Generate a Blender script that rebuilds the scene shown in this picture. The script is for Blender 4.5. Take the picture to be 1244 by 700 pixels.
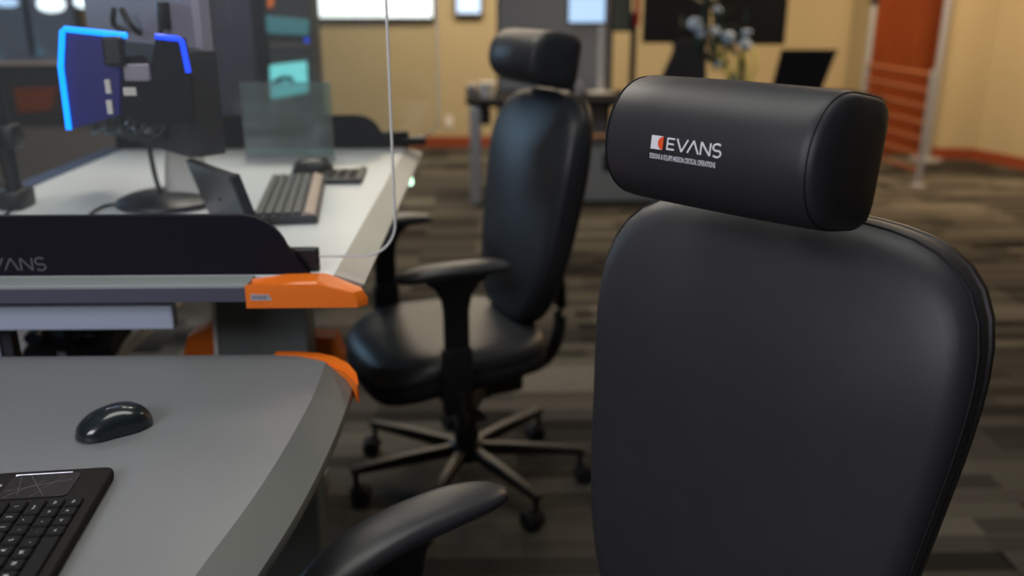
import bpy, bmesh, math, random
from mathutils import Vector, Matrix
random.seed(7)
C = bpy.context.scene.collection
S = bpy.context.scene
PI = math.pi
for o in list(bpy.data.objects): bpy.data.objects.remove(o)

# ------------------------------------------------------------------ camera
PITCH, YAW, CAMZ = math.radians(17.95), math.radians(-1.2), 1.45
cam = bpy.data.cameras.new('camera'); camo = bpy.data.objects.new('camera', cam); C.objects.link(camo)
camo.location = (0, 0, CAMZ); camo.rotation_euler = (PI/2 - PITCH, 0, YAW)
cam.sensor_width = 36; cam.lens = 1100/1244*36; cam.clip_start = .05; cam.clip_end = 60
cam.dof.use_dof = True; cam.dof.focus_distance = 1.08; cam.dof.aperture_fstop = 2.5
S.camera = camo
S.view_settings.view_transform = 'Standard'; S.view_settings.look = 'None'
S.view_settings.exposure = 0.0; S.view_settings.gamma = 1; S.view_settings.use_curve_mapping = False

# ------------------------------------------------------------------ light
w = bpy.data.worlds.new('world'); S.world = w; w.use_nodes = True
w.node_tree.nodes['Background'].inputs[0].default_value = (.5, .55, .62, 1)
w.node_tree.nodes['Background'].inputs[1].default_value = .05

def area(name, loc, target, sx, sy, power, col):
    l = bpy.data.lights.new(name, 'AREA'); l.shape = 'RECTANGLE'; l.size = sx; l.size_y = sy
    l.energy = power; l.color = col
    o = bpy.data.objects.new(name, l); C.objects.link(o); o.location = loc
    o.rotation_euler = (Vector(target) - Vector(loc)).to_track_quat('-Z', 'Y').to_euler()
    return o
WARM = (1, .74, .46); COOL = (.62, .80, 1)
area('ceiling_lamp_far', (-.35, 7.5, 2.85), (-.35, 7.5, 0), 2.4, .8, 98, (1, .82, .60))
area('ceiling_lamp_right', (3.2, 6.6, 2.85), (3.3, 6.9, 0), 1.4, 1.0, 112, (1, .72, .44))
area('ceiling_lamp_desk', (-.75, 3.1, 2.85), (-.75, 2.6, 0), .9, .9, 42, (1, .91, .80))
area('aisle_fill', (2.0, 3.4, 2.85), (.4, 2.6, .2), .9, .7, 9, (1, .86, .76))  # added fill from the right for the seat side and under the desk
area('ceiling_lamp_near', (-.1, 1.3, 2.85), (-.1, 1.2, 0), 1.6, .7, 17, (.98, 1, .92))
area('cool_sheen_fill', (-3.9, 4.7, 1.95), (-.1, 2.7, 1.0), 1.1, .8, 34, (.42, .70, 1))  # unseen cool light added for the blue sheen on the chair back
area('behind_fill', (-1.6, -1.3, 2.5), (.3, 1.1, 1.2), 1.6, 1.2, 60, (.90, .88, 1))  # unseen fill added behind the camera to lift the headrest front

# ------------------------------------------------------------------ pixel -> point, on a height or a depth
_f = Vector((math.sin(-YAW)*math.cos(PITCH), math.cos(YAW)*math.cos(PITCH), -math.sin(PITCH)))
_r = Vector((math.cos(YAW), math.sin(YAW), 0)); _u = _r.cross(_f)
def at(px, py, z=None, Y=None):
    d = _f*1100 + _r*(px-622) + _u*(350-py)
    k = (z-CAMZ)/d.z if z is not None else Y/d.y
    return Vector((0, 0, CAMZ)) + d*k

# ------------------------------------------------------------------ materials
def mat(name, col, rough=.5, metal=0, emit=None, es=0, noise=0, nscale=60, bump=0, bscale=300, coat=0, trans=0, ior=1.45, spec=.5):
    m = bpy.data.materials.new(name); m.use_nodes = True; nt = m.node_tree; b = nt.nodes['Principled BSDF']
    b.inputs['Base Color'].default_value = (*col, 1); b.inputs['Roughness'].default_value = rough
    b.inputs['Metallic'].default_value = metal; b.inputs['Coat Weight'].default_value = coat
    b.inputs['Transmission Weight'].default_value = trans; b.inputs['IOR'].default_value = ior
    b.inputs['Specular IOR Level'].default_value = spec
    tc = nt.nodes.new('ShaderNodeTexCoord')
    if emit: b.inputs['Emission Color'].default_value = (*emit, 1); b.inputs['Emission Strength'].default_value = es
    if noise:
        n = nt.nodes.new('ShaderNodeTexNoise'); n.inputs['Scale'].default_value = nscale; n.inputs['Detail'].default_value = 4
        nt.links.new(tc.outputs['Object'], n.inputs['Vector'])
        mx = nt.nodes.new('ShaderNodeMix'); mx.data_type = 'RGBA'
        mx.inputs['A'].default_value = (*[c*(1-noise) for c in col], 1); mx.inputs['B'].default_value = (*[min(1, c*(1+noise)) for c in col], 1)
        nt.links.new(n.outputs['Fac'], mx.inputs['Factor']); nt.links.new(mx.outputs['Result'], b.inputs['Base Color'])
    if bump:
        n = nt.nodes.new('ShaderNodeTexNoise'); n.inputs['Scale'].default_value = bscale; n.inputs['Detail'].default_value = 3
        nt.links.new(tc.outputs['Object'], n.inputs['Vector'])
        bp = nt.nodes.new('ShaderNodeBump'); bp.inputs['Strength'].default_value = bump; bp.inputs['Distance'].default_value = .002
        nt.links.new(n.outputs['Fac'], bp.inputs['Height']); nt.links.new(bp.outputs['Normal'], b.inputs['Normal'])
    return m
M = {}
M['leather'] = mat('leather', (.026, .026, .030), .47, noise=.15, nscale=30, bump=.12, bscale=900)
M['leather_mid'] = mat('leather_mid', (.020, .022, .026), .41, noise=.15, nscale=30, bump=.1, bscale=700)
M['fabric'] = mat('black_fabric', (.012, .012, .013), .9, noise=.3, nscale=300, bump=.3, bscale=900)
M['plastic'] = mat('black_plastic', (.012, .012, .014), .42, bump=.1, bscale=800)
M['softpad'] = mat('arm_pad_urethane', (.035, .036, .04), .36, bump=.1, bscale=900)
M['seam'] = mat('seam_thread', (.004, .004, .005), .7)
M['steel_black'] = mat('black_steel', (.028, .026, .024), .4, metal=.3)
M['white_print'] = mat('white_print', (.85, .86, .9), .6)
M['orange_print'] = mat('orange_print', (.9, .1, .02), .6)
M['grey_print'] = mat('grey_print', (.13, .13, .16), .5)
M['laminate'] = mat('grey_laminate', (.185, .192, .196), .42, noise=.05, nscale=500, bump=.05, bscale=1200)
M['nosing'] = mat('grey_nosing', (.125, .132, .126), .45, bump=.05, bscale=900)
M['edge_dark'] = mat('slate_edge', (.075, .08, .11), .5)
M['edge_light'] = mat('light_rail', (.30, .33, .33), .4)
M['orange'] = mat('orange_plastic', (.93, .20, .015), .32)
M['white_top'] = mat('white_laminate', (.66, .69, .72), .33, noise=.03, nscale=20)
M['beige_nosing'] = mat('beige_nosing', (.36, .345, .32), .45)
M['panel_dark'] = mat('dark_panel', (.006, .006, .012), .6, spec=.2)
M['leg_grey'] = mat('grey_leg_paint', (.17, .19, .18), .4)
M['beam'] = mat('pale_blue_paint', (.42, .48, .58), .5)
M['pale'] = mat('pale_paint', (.75, .74, .70), .5)
M['silver'] = mat('silver', (.55, .56, .6), .35, metal=.6)
M['taupe'] = mat('taupe_panel', (.16, .14, .125), .6)
M['charcoal'] = mat('charcoal', (.03, .03, .036), .5)
M['navy'] = mat('navy_panel', (.028, .028, .06), .4)
M['mauve'] = mat('grey_metal_back', (.27, .245, .31), .45)
M['screen_off'] = mat('dark_screen', (.008, .01, .014), .5, spec=.25)
M['key'] = mat('keycap', (.006, .006, .007), .6, spec=.2)
M['neck'] = mat('pale_grey_neck', (.5, .49, .46), .4)
M['key_grey'] = mat('grey_keycap', (.075, .08, .08), .5)
M['tablet_grey'] = mat('tablet_back_grey', (.05, .05, .055), .35)
M['kb'] = mat('keyboard_body', (.012, .009, .010), .65, spec=.18)
M['touch'] = mat('touchpad_gloss', (.014, .010, .011), .4, spec=.3)
M['line'] = mat('touchpad_line', (.12, .11, .11), .4)
M['gloss'] = mat('glossy_black', (.012, .018, .022), .25, coat=.6)
M['rubber'] = mat('rubber', (.01, .01, .01), .8)
M['tan_plastic'] = mat('tan_plastic', (.42, .32, .27), .5)
M['led'] = mat('blue_led', (0, .1, .8), .4, emit=(.0, .22, 1), es=2.6)
M['led_dim'] = mat('blue_led_violet', (0, .05, .8), .4, emit=(.01, .06, .95), es=1.4)
M['indigo'] = mat('indigo_screen', (.01, .01, .12), .4, emit=(.01, .008, .12), es=.22)
M['scr_white'] = mat('screen_white', (.8, .85, .9), .4, emit=(.82, .93, 1), es=1.6)
M['scr_blue'] = mat('screen_pale_blue', (.5, .6, .8), .4, emit=(.45, .66, .95), es=1.0)
M['scr_cyan'] = mat('screen_cyan', (.2, .6, .65), .4, emit=(.13, .62, .66), es=.8)
M['refl_teal'] = mat('reflection_teal', (.05, .2, .25), .4, emit=(.02, .09, .11), es=.6)
M['red'] = mat('red_plastic', (.42, .01, .02), .5)
M['sage'] = mat('sage_screen', (.13, .14, .11), .6)
M['divider'] = mat('grey_divider_fabric', (.33, .34, .36), .85, noise=.08, nscale=300)
M['paper'] = mat('white_paper', (.7, .68, .64), .8)
M['leaf'] = mat('dark_green_reflection', (.02, .045, .03), .6)
M['reflection_pale'] = mat('pale_blue_reflection', (.45, .58, .75), .7)
M['reflection_streak'] = mat('yellow_green_reflection', (.72, .68, .14), .6)
M['cable'] = mat('cable_black', (.01, .01, .01), .5)
M['green'] = mat('green_led', (.4, .8, .5), .4, emit=(.6, 1, .7), es=3)

def glass_mat(name, tint, refl=.06, dens=.06):
    m = bpy.data.materials.new(name); m.use_nodes = True; nt = m.node_tree; nt.nodes.clear()
    out = nt.nodes.new('ShaderNodeOutputMaterial'); t = nt.nodes.new('ShaderNodeBsdfTransparent'); t.inputs[0].default_value = (*tint, 1)
    g = nt.nodes.new('ShaderNodeBsdfGlossy'); g.inputs['Roughness'].default_value = .02
    d = nt.nodes.new('ShaderNodeBsdfDiffuse'); d.inputs[0].default_value = (.75, .85, .88, 1)
    fr = nt.nodes.new('ShaderNodeFresnel'); fr.inputs[0].default_value = 1.45
    m1 = nt.nodes.new('ShaderNodeMixShader'); m1.inputs[0].default_value = dens
    m2 = nt.nodes.new('ShaderNodeMixShader')
    nt.links.new(t.outputs[0], m1.inputs[1]); nt.links.new(d.outputs[0], m1.inputs[2])
    nt.links.new(fr.outputs[0], m2.inputs[0]); nt.links.new(m1.outputs[0], m2.inputs[1]); nt.links.new(g.outputs[0], m2.inputs[2])
    nt.links.new(m2.outputs[0], out.inputs[0]); return m
M['glass'] = glass_mat('clear_glass', (.97, .98, .97), dens=.02)
M['glass_edge'] = mat('polished_glass_edge', (.92, .93, .9), .6)
M['glass_teal'] = glass_mat('tinted_acrylic', (.62, .76, .78), dens=.16)

def carpet_mat():
    m = bpy.data.materials.new('carpet_planks'); m.use_nodes = True; nt = m.node_tree; b = nt.nodes['Principled BSDF']
    tc = nt.nodes.new('ShaderNodeTexCoord')
    cols = []
    def brick(sc, off, rw, rh, a, bb):
        mp = nt.nodes.new('ShaderNodeMapping'); mp.inputs['Location'].default_value = off
        nt.links.new(tc.outputs['Object'], mp.inputs['Vector'])
        br = nt.nodes.new('ShaderNodeTexBrick'); br.offset = .37; br.offset_frequency = 2
        br.inputs['Color1'].default_value = (*a, 1); br.inputs['Color2'].default_value = (*bb, 1)
        br.inputs['Mortar'].default_value = (*[(p+q)/2 for p, q in zip(a, bb)], 1)
        br.inputs['Scale'].default_value = sc; br.inputs['Mortar Size'].default_value = 0
        br.inputs['Brick Width'].default_value = rw; br.inputs['Row Height'].default_value = rh
        nt.links.new(mp.outputs[0], br.inputs['Vector']); return br
    b1 = brick(1, (.1, .07, 0), .9, .25, (.02, .02, .02), (.30, .30, .28))
    b2 = brick(1, (.43, .31, 0), .5, .0833, (.012, .012, .012), (.36, .345, .32))
    n = nt.nodes.new('ShaderNodeTexNoise'); n.inputs['Scale'].default_value = 260; n.inputs['Detail'].default_value = 2
    st = nt.nodes.new('ShaderNodeMapping'); st.inputs['Scale'].default_value = (.25, 1, 1)
    nt.links.new(tc.outputs['Object'], st.inputs['Vector']); nt.links.new(st.outputs[0], n.inputs['Vector'])
    mx = nt.nodes.new('ShaderNodeMix'); mx.data_type = 'RGBA'; mx.inputs['Factor'].default_value = .5
    nt.links.new(b1.outputs['Color'], mx.inputs['A']); nt.links.new(b2.outputs['Color'], mx.inputs['B'])
    m2 = nt.nodes.new('ShaderNodeMix'); m2.data_type = 'RGBA'; m2.blend_type = 'MULTIPLY'; m2.inputs['Factor'].default_value = .55
    nt.links.new(mx.outputs['Result'], m2.inputs['A']); nt.links.new(n.outputs['Color'], m2.inputs['B'])
    g = nt.nodes.new('ShaderNodeMix'); g.data_type = 'RGBA'; g.blend_type = 'MULTIPLY'; g.inputs['Factor'].default_value = 1
    g.inputs['B'].default_value = (1.25, 1.2, 1.12, 1)
    gm = nt.nodes.new('ShaderNodeGamma'); gm.inputs['Gamma'].default_value = 1.45
    nt.links.new(m2.outputs['Result'], gm.inputs['Color']); nt.links.new(gm.outputs['Color'], g.inputs['A']); nt.links.new(g.outputs['Result'], b.inputs['Base Color'])
    b.inputs['Roughness'].default_value = .95; b.inputs['Specular IOR Level'].default_value = .15
    bp = nt.nodes.new('ShaderNodeBump'); bp.inputs['Strength'].default_value = .5; bp.inputs['Distance'].default_value = .004
    nt.links.new(n.outputs['Fac'], bp.inputs['Height']); nt.links.new(bp.outputs['Normal'], b.inputs['Normal']); return m
M['carpet'] = carpet_mat()
M['wall'] = mat('tan_wall_paint', (.45, .375, .225), .7, noise=.03, nscale=3, bump=.05, bscale=200)
M['base'] = mat('red_brown_baseboard', (.26, .055, .02), .45)
M['ceil'] = mat('ceiling_tile', (.42, .41, .38), .9, noise=.1, nscale=100)
def wood_mat():
    m = mat('cherry_wood', (.25, .055, .014), .35); nt = m.node_tree; b = nt.nodes['Principled BSDF']
    tc = nt.nodes.new('ShaderNodeTexCoord'); mp = nt.nodes.new('ShaderNodeMapping'); mp.inputs['Scale'].default_value = (9, 9, .9)
    n = nt.nodes.new('ShaderNodeTexNoise'); n.inputs['Scale'].default_value = 2.5; n.inputs['Detail'].default_value = 8; n.inputs['Distortion'].default_value = 1
    r = nt.nodes.new('ShaderNodeValToRGB'); r.color_ramp.elements[0].color = (.13, .024, .006, 1); r.color_ramp.elements[1].color = (.27, .060, .014, 1)
    nt.links.new(tc.outputs['Object'], mp.inputs[0]); nt.links.new(mp.outputs[0], n.inputs['Vector']); nt.links.new(n.outputs['Fac'], r.inputs[0])
    nt.links.new(r.outputs[0], b.inputs['Base Color']); return m
M['wood'] = wood_mat()
def picture_mat():
    m = mat('screen_picture', (.02, .02, .03), .3); nt = m.node_tree; b = nt.nodes['Principled BSDF']
    tc = nt.nodes.new('ShaderNodeTexCoord'); v = nt.nodes.new('ShaderNodeTexVoronoi'); v.inputs['Scale'].default_value = 2.3
    r = nt.nodes.new('ShaderNodeValToRGB'); r.color_ramp.elements[0].color = (.10, .42, .62, 1); r.color_ramp.elements[1].color = (.05, .06, .08, 1); r.color_ramp.elements[1].position = .55
    nt.links.new(tc.outputs['Object'], v.inputs[0]); nt.links.new(v.outputs[0], r.inputs[0])
    nt.links.new(r.outputs[0], b.inputs['Emission Color']); b.inputs['Emission Strength'].default_value = .8; return m
M['picture'] = picture_mat()

# ------------------------------------------------------------------ mesh helpers
def obj(name, bm, m, parent=None, smooth=False, loc=None, mtx=None):
    bmesh.ops.recalc_face_normals(bm, faces=bm.faces[:])
    if mtx is not None: bm.transform(mtx)
    me = bpy.data.meshes.new(name); bm.to_mesh(me); bm.free()
    if smooth:
        me.polygons.foreach_set('use_smooth', [True]*len(me.polygons))
        try: me.set_sharp_from_angle(angle=math.radians(smooth if smooth is not True else 40))
        except Exception: pass
    me.materials.append(M[m] if isinstance(m, str) else m)
    o = bpy.data.objects.new(name, me); C.objects.link(o)
    if parent: o.parent = parent
    if loc is not None: o.location = loc
    return o
def thing(name, label, cat, loc=(0, 0, 0), rz=0, group=None):
    o = bpy.data.objects.new(name, None); C.objects.link(o); o.empty_display_size = .1
    o.location = loc; o.rotation_euler = (0, 0, rz); o['label'] = label; o['category'] = cat
    if group: o['group'] = group
    return o
def tag(o, label, cat, group=None):
    o['label'] = label; o['category'] = cat
    if group: o['group'] = group
    return o
def struct(name, bm, m, parent=None, **k):
    o = obj(name, bm, m, parent, **k)
    if not parent: o['kind'] = 'structure'
    return o
def box(bm, c, s, bev=0, rot=None, seg=2):
    t = bmesh.new(); bmesh.ops.create_cube(t, size=1); t.transform(Matrix.Diagonal((*s, 1)))
    if bev: bmesh.ops.bevel(t, geom=t.edges[:], offset=bev, segments=seg, affect='EDGES', profile=.5)
    if rot is not None: t.transform(rot)
    t.transform(Matrix.Translation(c)); join(bm, t); return bm
def join(bm, t):
    me = bpy.data.meshes.new('tmp'); t.to_mesh(me); t.free(); bm.from_mesh(me); bpy.data.meshes.remove(me)
def B(c, s, bev=0, rot=None): return box(bmesh.new(), c, s, bev, rot)
def span(x0, x1, y0, y1, z0, z1, bev=0): return B(((x0+x1)/2, (y0+y1)/2, (z0+z1)/2), (abs(x1-x0), abs(y1-y0), abs(z1-z0)), bev)
def prism(pts, d0, d1, axis='z', bev=0, bm=None):
    """polygon (a,b) extruded along axis from d0 to d1. z: (x,y); y: (x,z); x: (y,z)"""
    t = bmesh.new()
    def P(a, b, d): return {'z': (a, b, d), 'y': (a, d, b), 'x': (d, a, b)}[axis]
    v0 = [t.verts.new(P(a, b, d0)) for a, b in pts]; v1 = [t.verts.new(P(a, b, d1)) for a, b in pts]
    t.faces.new(v0); t.faces.new(v1[::-1]); n = len(pts)
    for i in range(n): t.faces.new((v0[i], v1[i], v1[(i+1) % n], v0[(i+1) % n]))
    bmesh.ops.recalc_face_normals(t, faces=t.faces[:])
    if bev:
        es = [e for e in t.edges if len(e.link_faces) == 2 and e.calc_face_angle() > .6]
        bmesh.ops.bevel(t, geom=es, offset=bev, segments=2, affect='EDGES', profile=.5)
    if bm is None: return t
    join(bm, t); return bm
def rrect(x0, x1, z0, z1, r, n=8, corners='abcd'):
    """rounded rect, corners a=x1z1 b=x0z1 c=x0z0 d=x1z0"""
    out = []
    for k, (cx, cz, a0, c) in enumerate(((x1, z1, 0, 'a'), (x0, z1, 90, 'b'), (x0, z0, 180, 'c'), (x1, z0, 270, 'd'))):
        if c not in corners: out.append((cx, cz)); continue
        ox = cx + (-r if cx == x1 else r); oz = cz + (-r if cz == z1 else r)
        for i in range(n+1):
            a = math.radians(a0 + 90*i/n); out.append((ox+r*math.cos(a), oz+r*math.sin(a)))
    return out
def tube(bm, pts, r, n=10, flat=1.0, closed=False, upv=(0, 0, 1)):
    pts = [Vector(p) for p in pts]; rings = []; N = len(pts)
    for i, p in enumerate(pts):
        a = pts[i-1] if (i > 0 or closed) else p; b = pts[(i+1) % N] if (i < N-1 or closed) else p
        t = (b-a).normalized(); u = t.cross(Vector(upv))
        if u.length < 1e-4: u = t.cross(Vector((1, 0, 0)))
        u.normalize(); v = u.cross(t).normalized()
        rr = r[i] if isinstance(r, (list, tuple)) else r
        rings.append([bm.verts.new(p + u*rr*math.cos(2*PI*k/n) + v*rr*flat*math.sin(2*PI*k/n)) for k in range(n)])
    for i in range(N if closed else N-1):
        A, D = rings[i], rings[(i+1) % N]
        for k in range(n): bm.faces.new((A[k], A[(k+1) % n], D[(k+1) % n], D[k]))
    if not closed: bm.faces.new(rings[0][::-1]); bm.faces.new(rings[-1])
    return bm
def lathe(bm, prof, c=(0, 0, 0), n=28, mtx=None):
    t = bmesh.new(); rings = []
    for r, z in prof: rings.append([t.verts.new((max(r, 1e-5)*math.cos(2*PI*k/n), max(r, 1e-5)*math.sin(2*PI*k/n), z)) for k in range(n)])
    for A, D in zip(rings, rings[1:]):
        for k in range(n): t.faces.new((A[k], A[(k+1) % n], D[(k+1) % n], D[k]))
    t.faces.new(rings[0][::-1]); t.faces.new(rings[-1])
    if mtx is not None: t.transform(mtx)
    t.transform(Matrix.Translation(c)); join(bm, t); return bm
def loft(rings, cap=True):
    bm = bmesh.new(); R = [[bm.verts.new(p) for p in r] for r in rings]; n = len(R[0])
    for A, D in zip(R, R[1:]):
        for k in range(n): bm.faces.new((A[k], A[(k+1) % n], D[(k+1) % n], D[k]))
    if cap: bm.faces.new(R[0][::-1]); bm.faces.new(R[-1])
    return bm
def sgp(x, e): return math.copysign(abs(x)**e, x)
def catmull(P, n=6):
    P = [Vector(p) for p in P]; out = []
    for i in range(len(P)-1):
        a = P[max(i-1, 0)]; b = P[i]; c = P[i+1]; d = P[min(i+2, len(P)-1)]
        for k in range(n):
            t = k/n; out.append(.5*((2*b)+(c-a)*t+(2*a-5*b+4*c-d)*t*t+(3*b-a-3*c+d)*t**3))
    out.append(P[-1]); return out

# ------------------------------------------------------------------ lettering (mapped by a function of (x, y) onto a surface)
def stroke(bm, pts, wd, fn, lift):
    """a ribbon of width wd following pts in the 2-D lettering plane, raised as a thin solid"""
    P = [Vector(p) for p in pts]; Q = []
    for a, b in zip(P, P[1:]):
        k = max(1, int((b-a).length/.002))
        for i in range(k): Q.append(a.lerp(b, i/k))
    Q.append(P[-1]); L = []; R = []
    for i, p in enumerate(Q):
        a = Q[max(i-1, 0)]; b = Q[min(i+1, len(Q)-1)]; t = (b-a).normalized(); nrm = Vector((-t.y, t.x))
        L.append(p+nrm*wd/2); R.append(p-nrm*wd/2)
    vs = [[bm.verts.new(fn(q.x, q.y, h)) for q in L] for h in (lift, 0)] + [[bm.verts.new(fn(q.x, q.y, h)) for q in R] for h in (lift, 0)]
    lt, lb, rt, rb = vs
    for i in range(len(Q)-1):
        for a, b in ((lt, rt), (rb, lb), (lb, lt), (rt, rb)): bm.faces.new((a[i], a[i+1], b[i+1], b[i]))
def evans(bm, x0, y0, H, fn, wd, lift=.0004, skip=''):
    """the wide letter set EVANS (the A has no bar); returns the end x"""
    W = H*.92; x = x0; g = H*.22
    for ch in 'EVANS':
        if ch == 'E':
            w_ = W*.78; segs = [[(0, 0), (0, H)], [(0, H-wd/2), (w_, H-wd/2)], [(0, H*.5), (w_*.9, H*.5)], [(0, wd/2), (w_, wd/2)]]
        elif ch == 'V': w_ = W*1.15; segs = [[(0, H), (w_*.5, 0)], [(w_*.5, 0), (w_, H)]]
        elif ch == 'A': w_ = W*1.15; segs = [[(0, 0), (w_*.5, H)], [(w_*.5, H), (w_, 0)]]
        elif ch == 'N': w_ = W*.95; segs = [[(0, 0), (0, H)], [(0, H), (w_, 0)], [(w_, 0), (w_, H)]]
        else:
            w_ = W*.9; r = H*.27; top = []
            for i in range(11): a = math.radians(40+i*(230-10)/10); top.append((w_*.5+w_*.46*math.cos(a), H-r+r*math.sin(a)))
            bot = []
            for i in range(11): a = math.radians(80-i*(230-10)/10); bot.append((w_*.5+w_*.46*math.cos(a), r-wd*.1+r*math.sin(a)))
            segs = [top + bot[1:]]
        for s in segs: 
            if ch not in skip: stroke(bm, [(x+a, y0+b) for a, b in s], wd, fn, lift)
        x += w_ + g*(0.25 if ch in 'V' else 1)
    return x
def text_mesh(body, size, fn, width=None, lift=.0004, bold=0):
    cu = bpy.data.curves.new('txt', 'FONT'); cu.body = body; cu.size = size; cu.offset = bold
    o = bpy.data.objects.new('txt', cu); C.objects.link(o); bpy.context.view_layer.update()
    me = bpy.data.meshes.new_from_object(o.evaluated_get(bpy.context.evaluated_depsgraph_get()))
    bpy.data.objects.remove(o); bm = bmesh.new(); bm.from_mesh(me); bpy.data.meshes.remove(me)
    xs = [v.co.x for v in bm.verts]; k = width/(max(xs)-min(xs)) if width else 1; x0 = min(xs)
    for v in bm.verts: v.co = fn((v.co.x-x0)*k, v.co.y, lift)
    return bm

# ================================================================== SETTING
FARY = 9.06
struct('floor', span(-6.5, 7, -4, 10, -.05, 0), 'carpet')
struct('ceiling', span(-6.5, 7, -4, 10, 2.9, 2.95), 'ceil')
struct('wall_far', span(-6.5, 5.0, FARY, FARY+.12, 0, 2.9), 'wall')
struct('wall_left', span(-6.62, -6.5, -4, 10, 0, 2.9), 'wall')
struct('wall_near', span(-6.5, 7, -4.12, -4, 0, 2.9), 'wall')
struct('baseboard_far', span(-6.5, 3.5, FARY-.02, FARY, 0, .11, .004), 'base')
A_ = at(1131, 192, z=0); Bk = at(1182, 193.5, z=0); Cc = at(1244, 206, z=0)
A_.z = Bk.z = Cc.z = 0
dd = (Cc-Bk).normalized(); Dn = Bk + dd*6.0
def wallseg(name, p, q, z0, z1, th, m):
    d = (q-p).normalized(); n = Vector((d.y, -d.x, 0));  n = n if n.x > 0 else -n
    return struct(name, prism([(p.x, p.y), (q.x, q.y), (q.x+n.x*th, q.y+n.y*th), (p.x+n.x*th, p.y+n.y*th)], z0, z1), m)
wallseg('wall_return', A_, Bk, 0, 2.9, .3, 'wall')
wallseg('wall_right', Bk, Dn, 0, 2.9, .15, 'wall')
def bseg(name, p, q):
    d = (q-p).normalized(); n = Vector((d.y, -d.x, 0));  n = n if n.x < 0 or n.y < 0 and abs(n.y) > abs(n.x) else -n
    struct(name, prism([(p.x, p.y), (q.x, q.y), (q.x+n.x*.02, q.y+n.y*.02), (p.x+n.x*.02, p.y+n.y*.02)], 0, .10), 'base')
bseg('baseboard_return', A_, Bk); bseg('baseboard_right', Bk, Dn)
# reddish wooden door leaf and its frame
dl = at(1049, 188, z=0); dr = A_.copy()
dY = dl.y
door = struct('door_1', span(dl.x+.05, dr.x-.03, dY-.03, dY+.03, 0.01, 2.3, .004), 'wood')
fr = bmesh.new(); box(fr, (dl.x, dY, 1.2), (.1, .12, 2.4), .006); box(fr, (dr.x+.0, dY, 1.2), (.07, .12, 2.4), .006); box(fr, ((dl.x+dr.x)/2, dY, 2.36), (dr.x-dl.x+.1, .12, .1), .006)
obj('door_frame', fr, 'wood', door)
struct('wall_behind_door', span(dl.x-.05, dr.x+.6, dY+.07, FARY+.1, 0, 2.9), 'wall')

# ================================================================== OFFICE CHAIR
def section(Dp, H, n=40, roll=0.0, sc=1.0):
    out = []
    for i in range(n):
        a = 2*PI*i/n; c, s = math.cos(a), math.sin(a); e = 2.2 if c > 0 else 6.5
        r = (abs(c)**e + abs(s)**e)**(-1/e)
        w_, v = r*c*Dp/2*sc, r*s*H/2*sc
        out.append((w_*math.cos(roll)-v*math.sin(roll), w_*math.sin(roll)+v*math.cos(roll)))
    return out

def outline(zb, zt, W, n=72, sc=1.0, et=3.4, eb=3.2):
    """(u, z) outline of the back: superellipse whose half-width varies with height"""
    zc = (zb+zt)/2; hh = (zt-zb)/2; out = []
    for i in range(n):
        a = 2*PI*i/n; c, s = math.cos(a), math.sin(a); e = et if s > 0 else eb
        r = (abs(c)**e + abs(s)**e)**(-1/e)
        z = zc + r*s*hh*sc; out.append((r*c*W(zc + r*s*hh)*sc, z))
    return out

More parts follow.
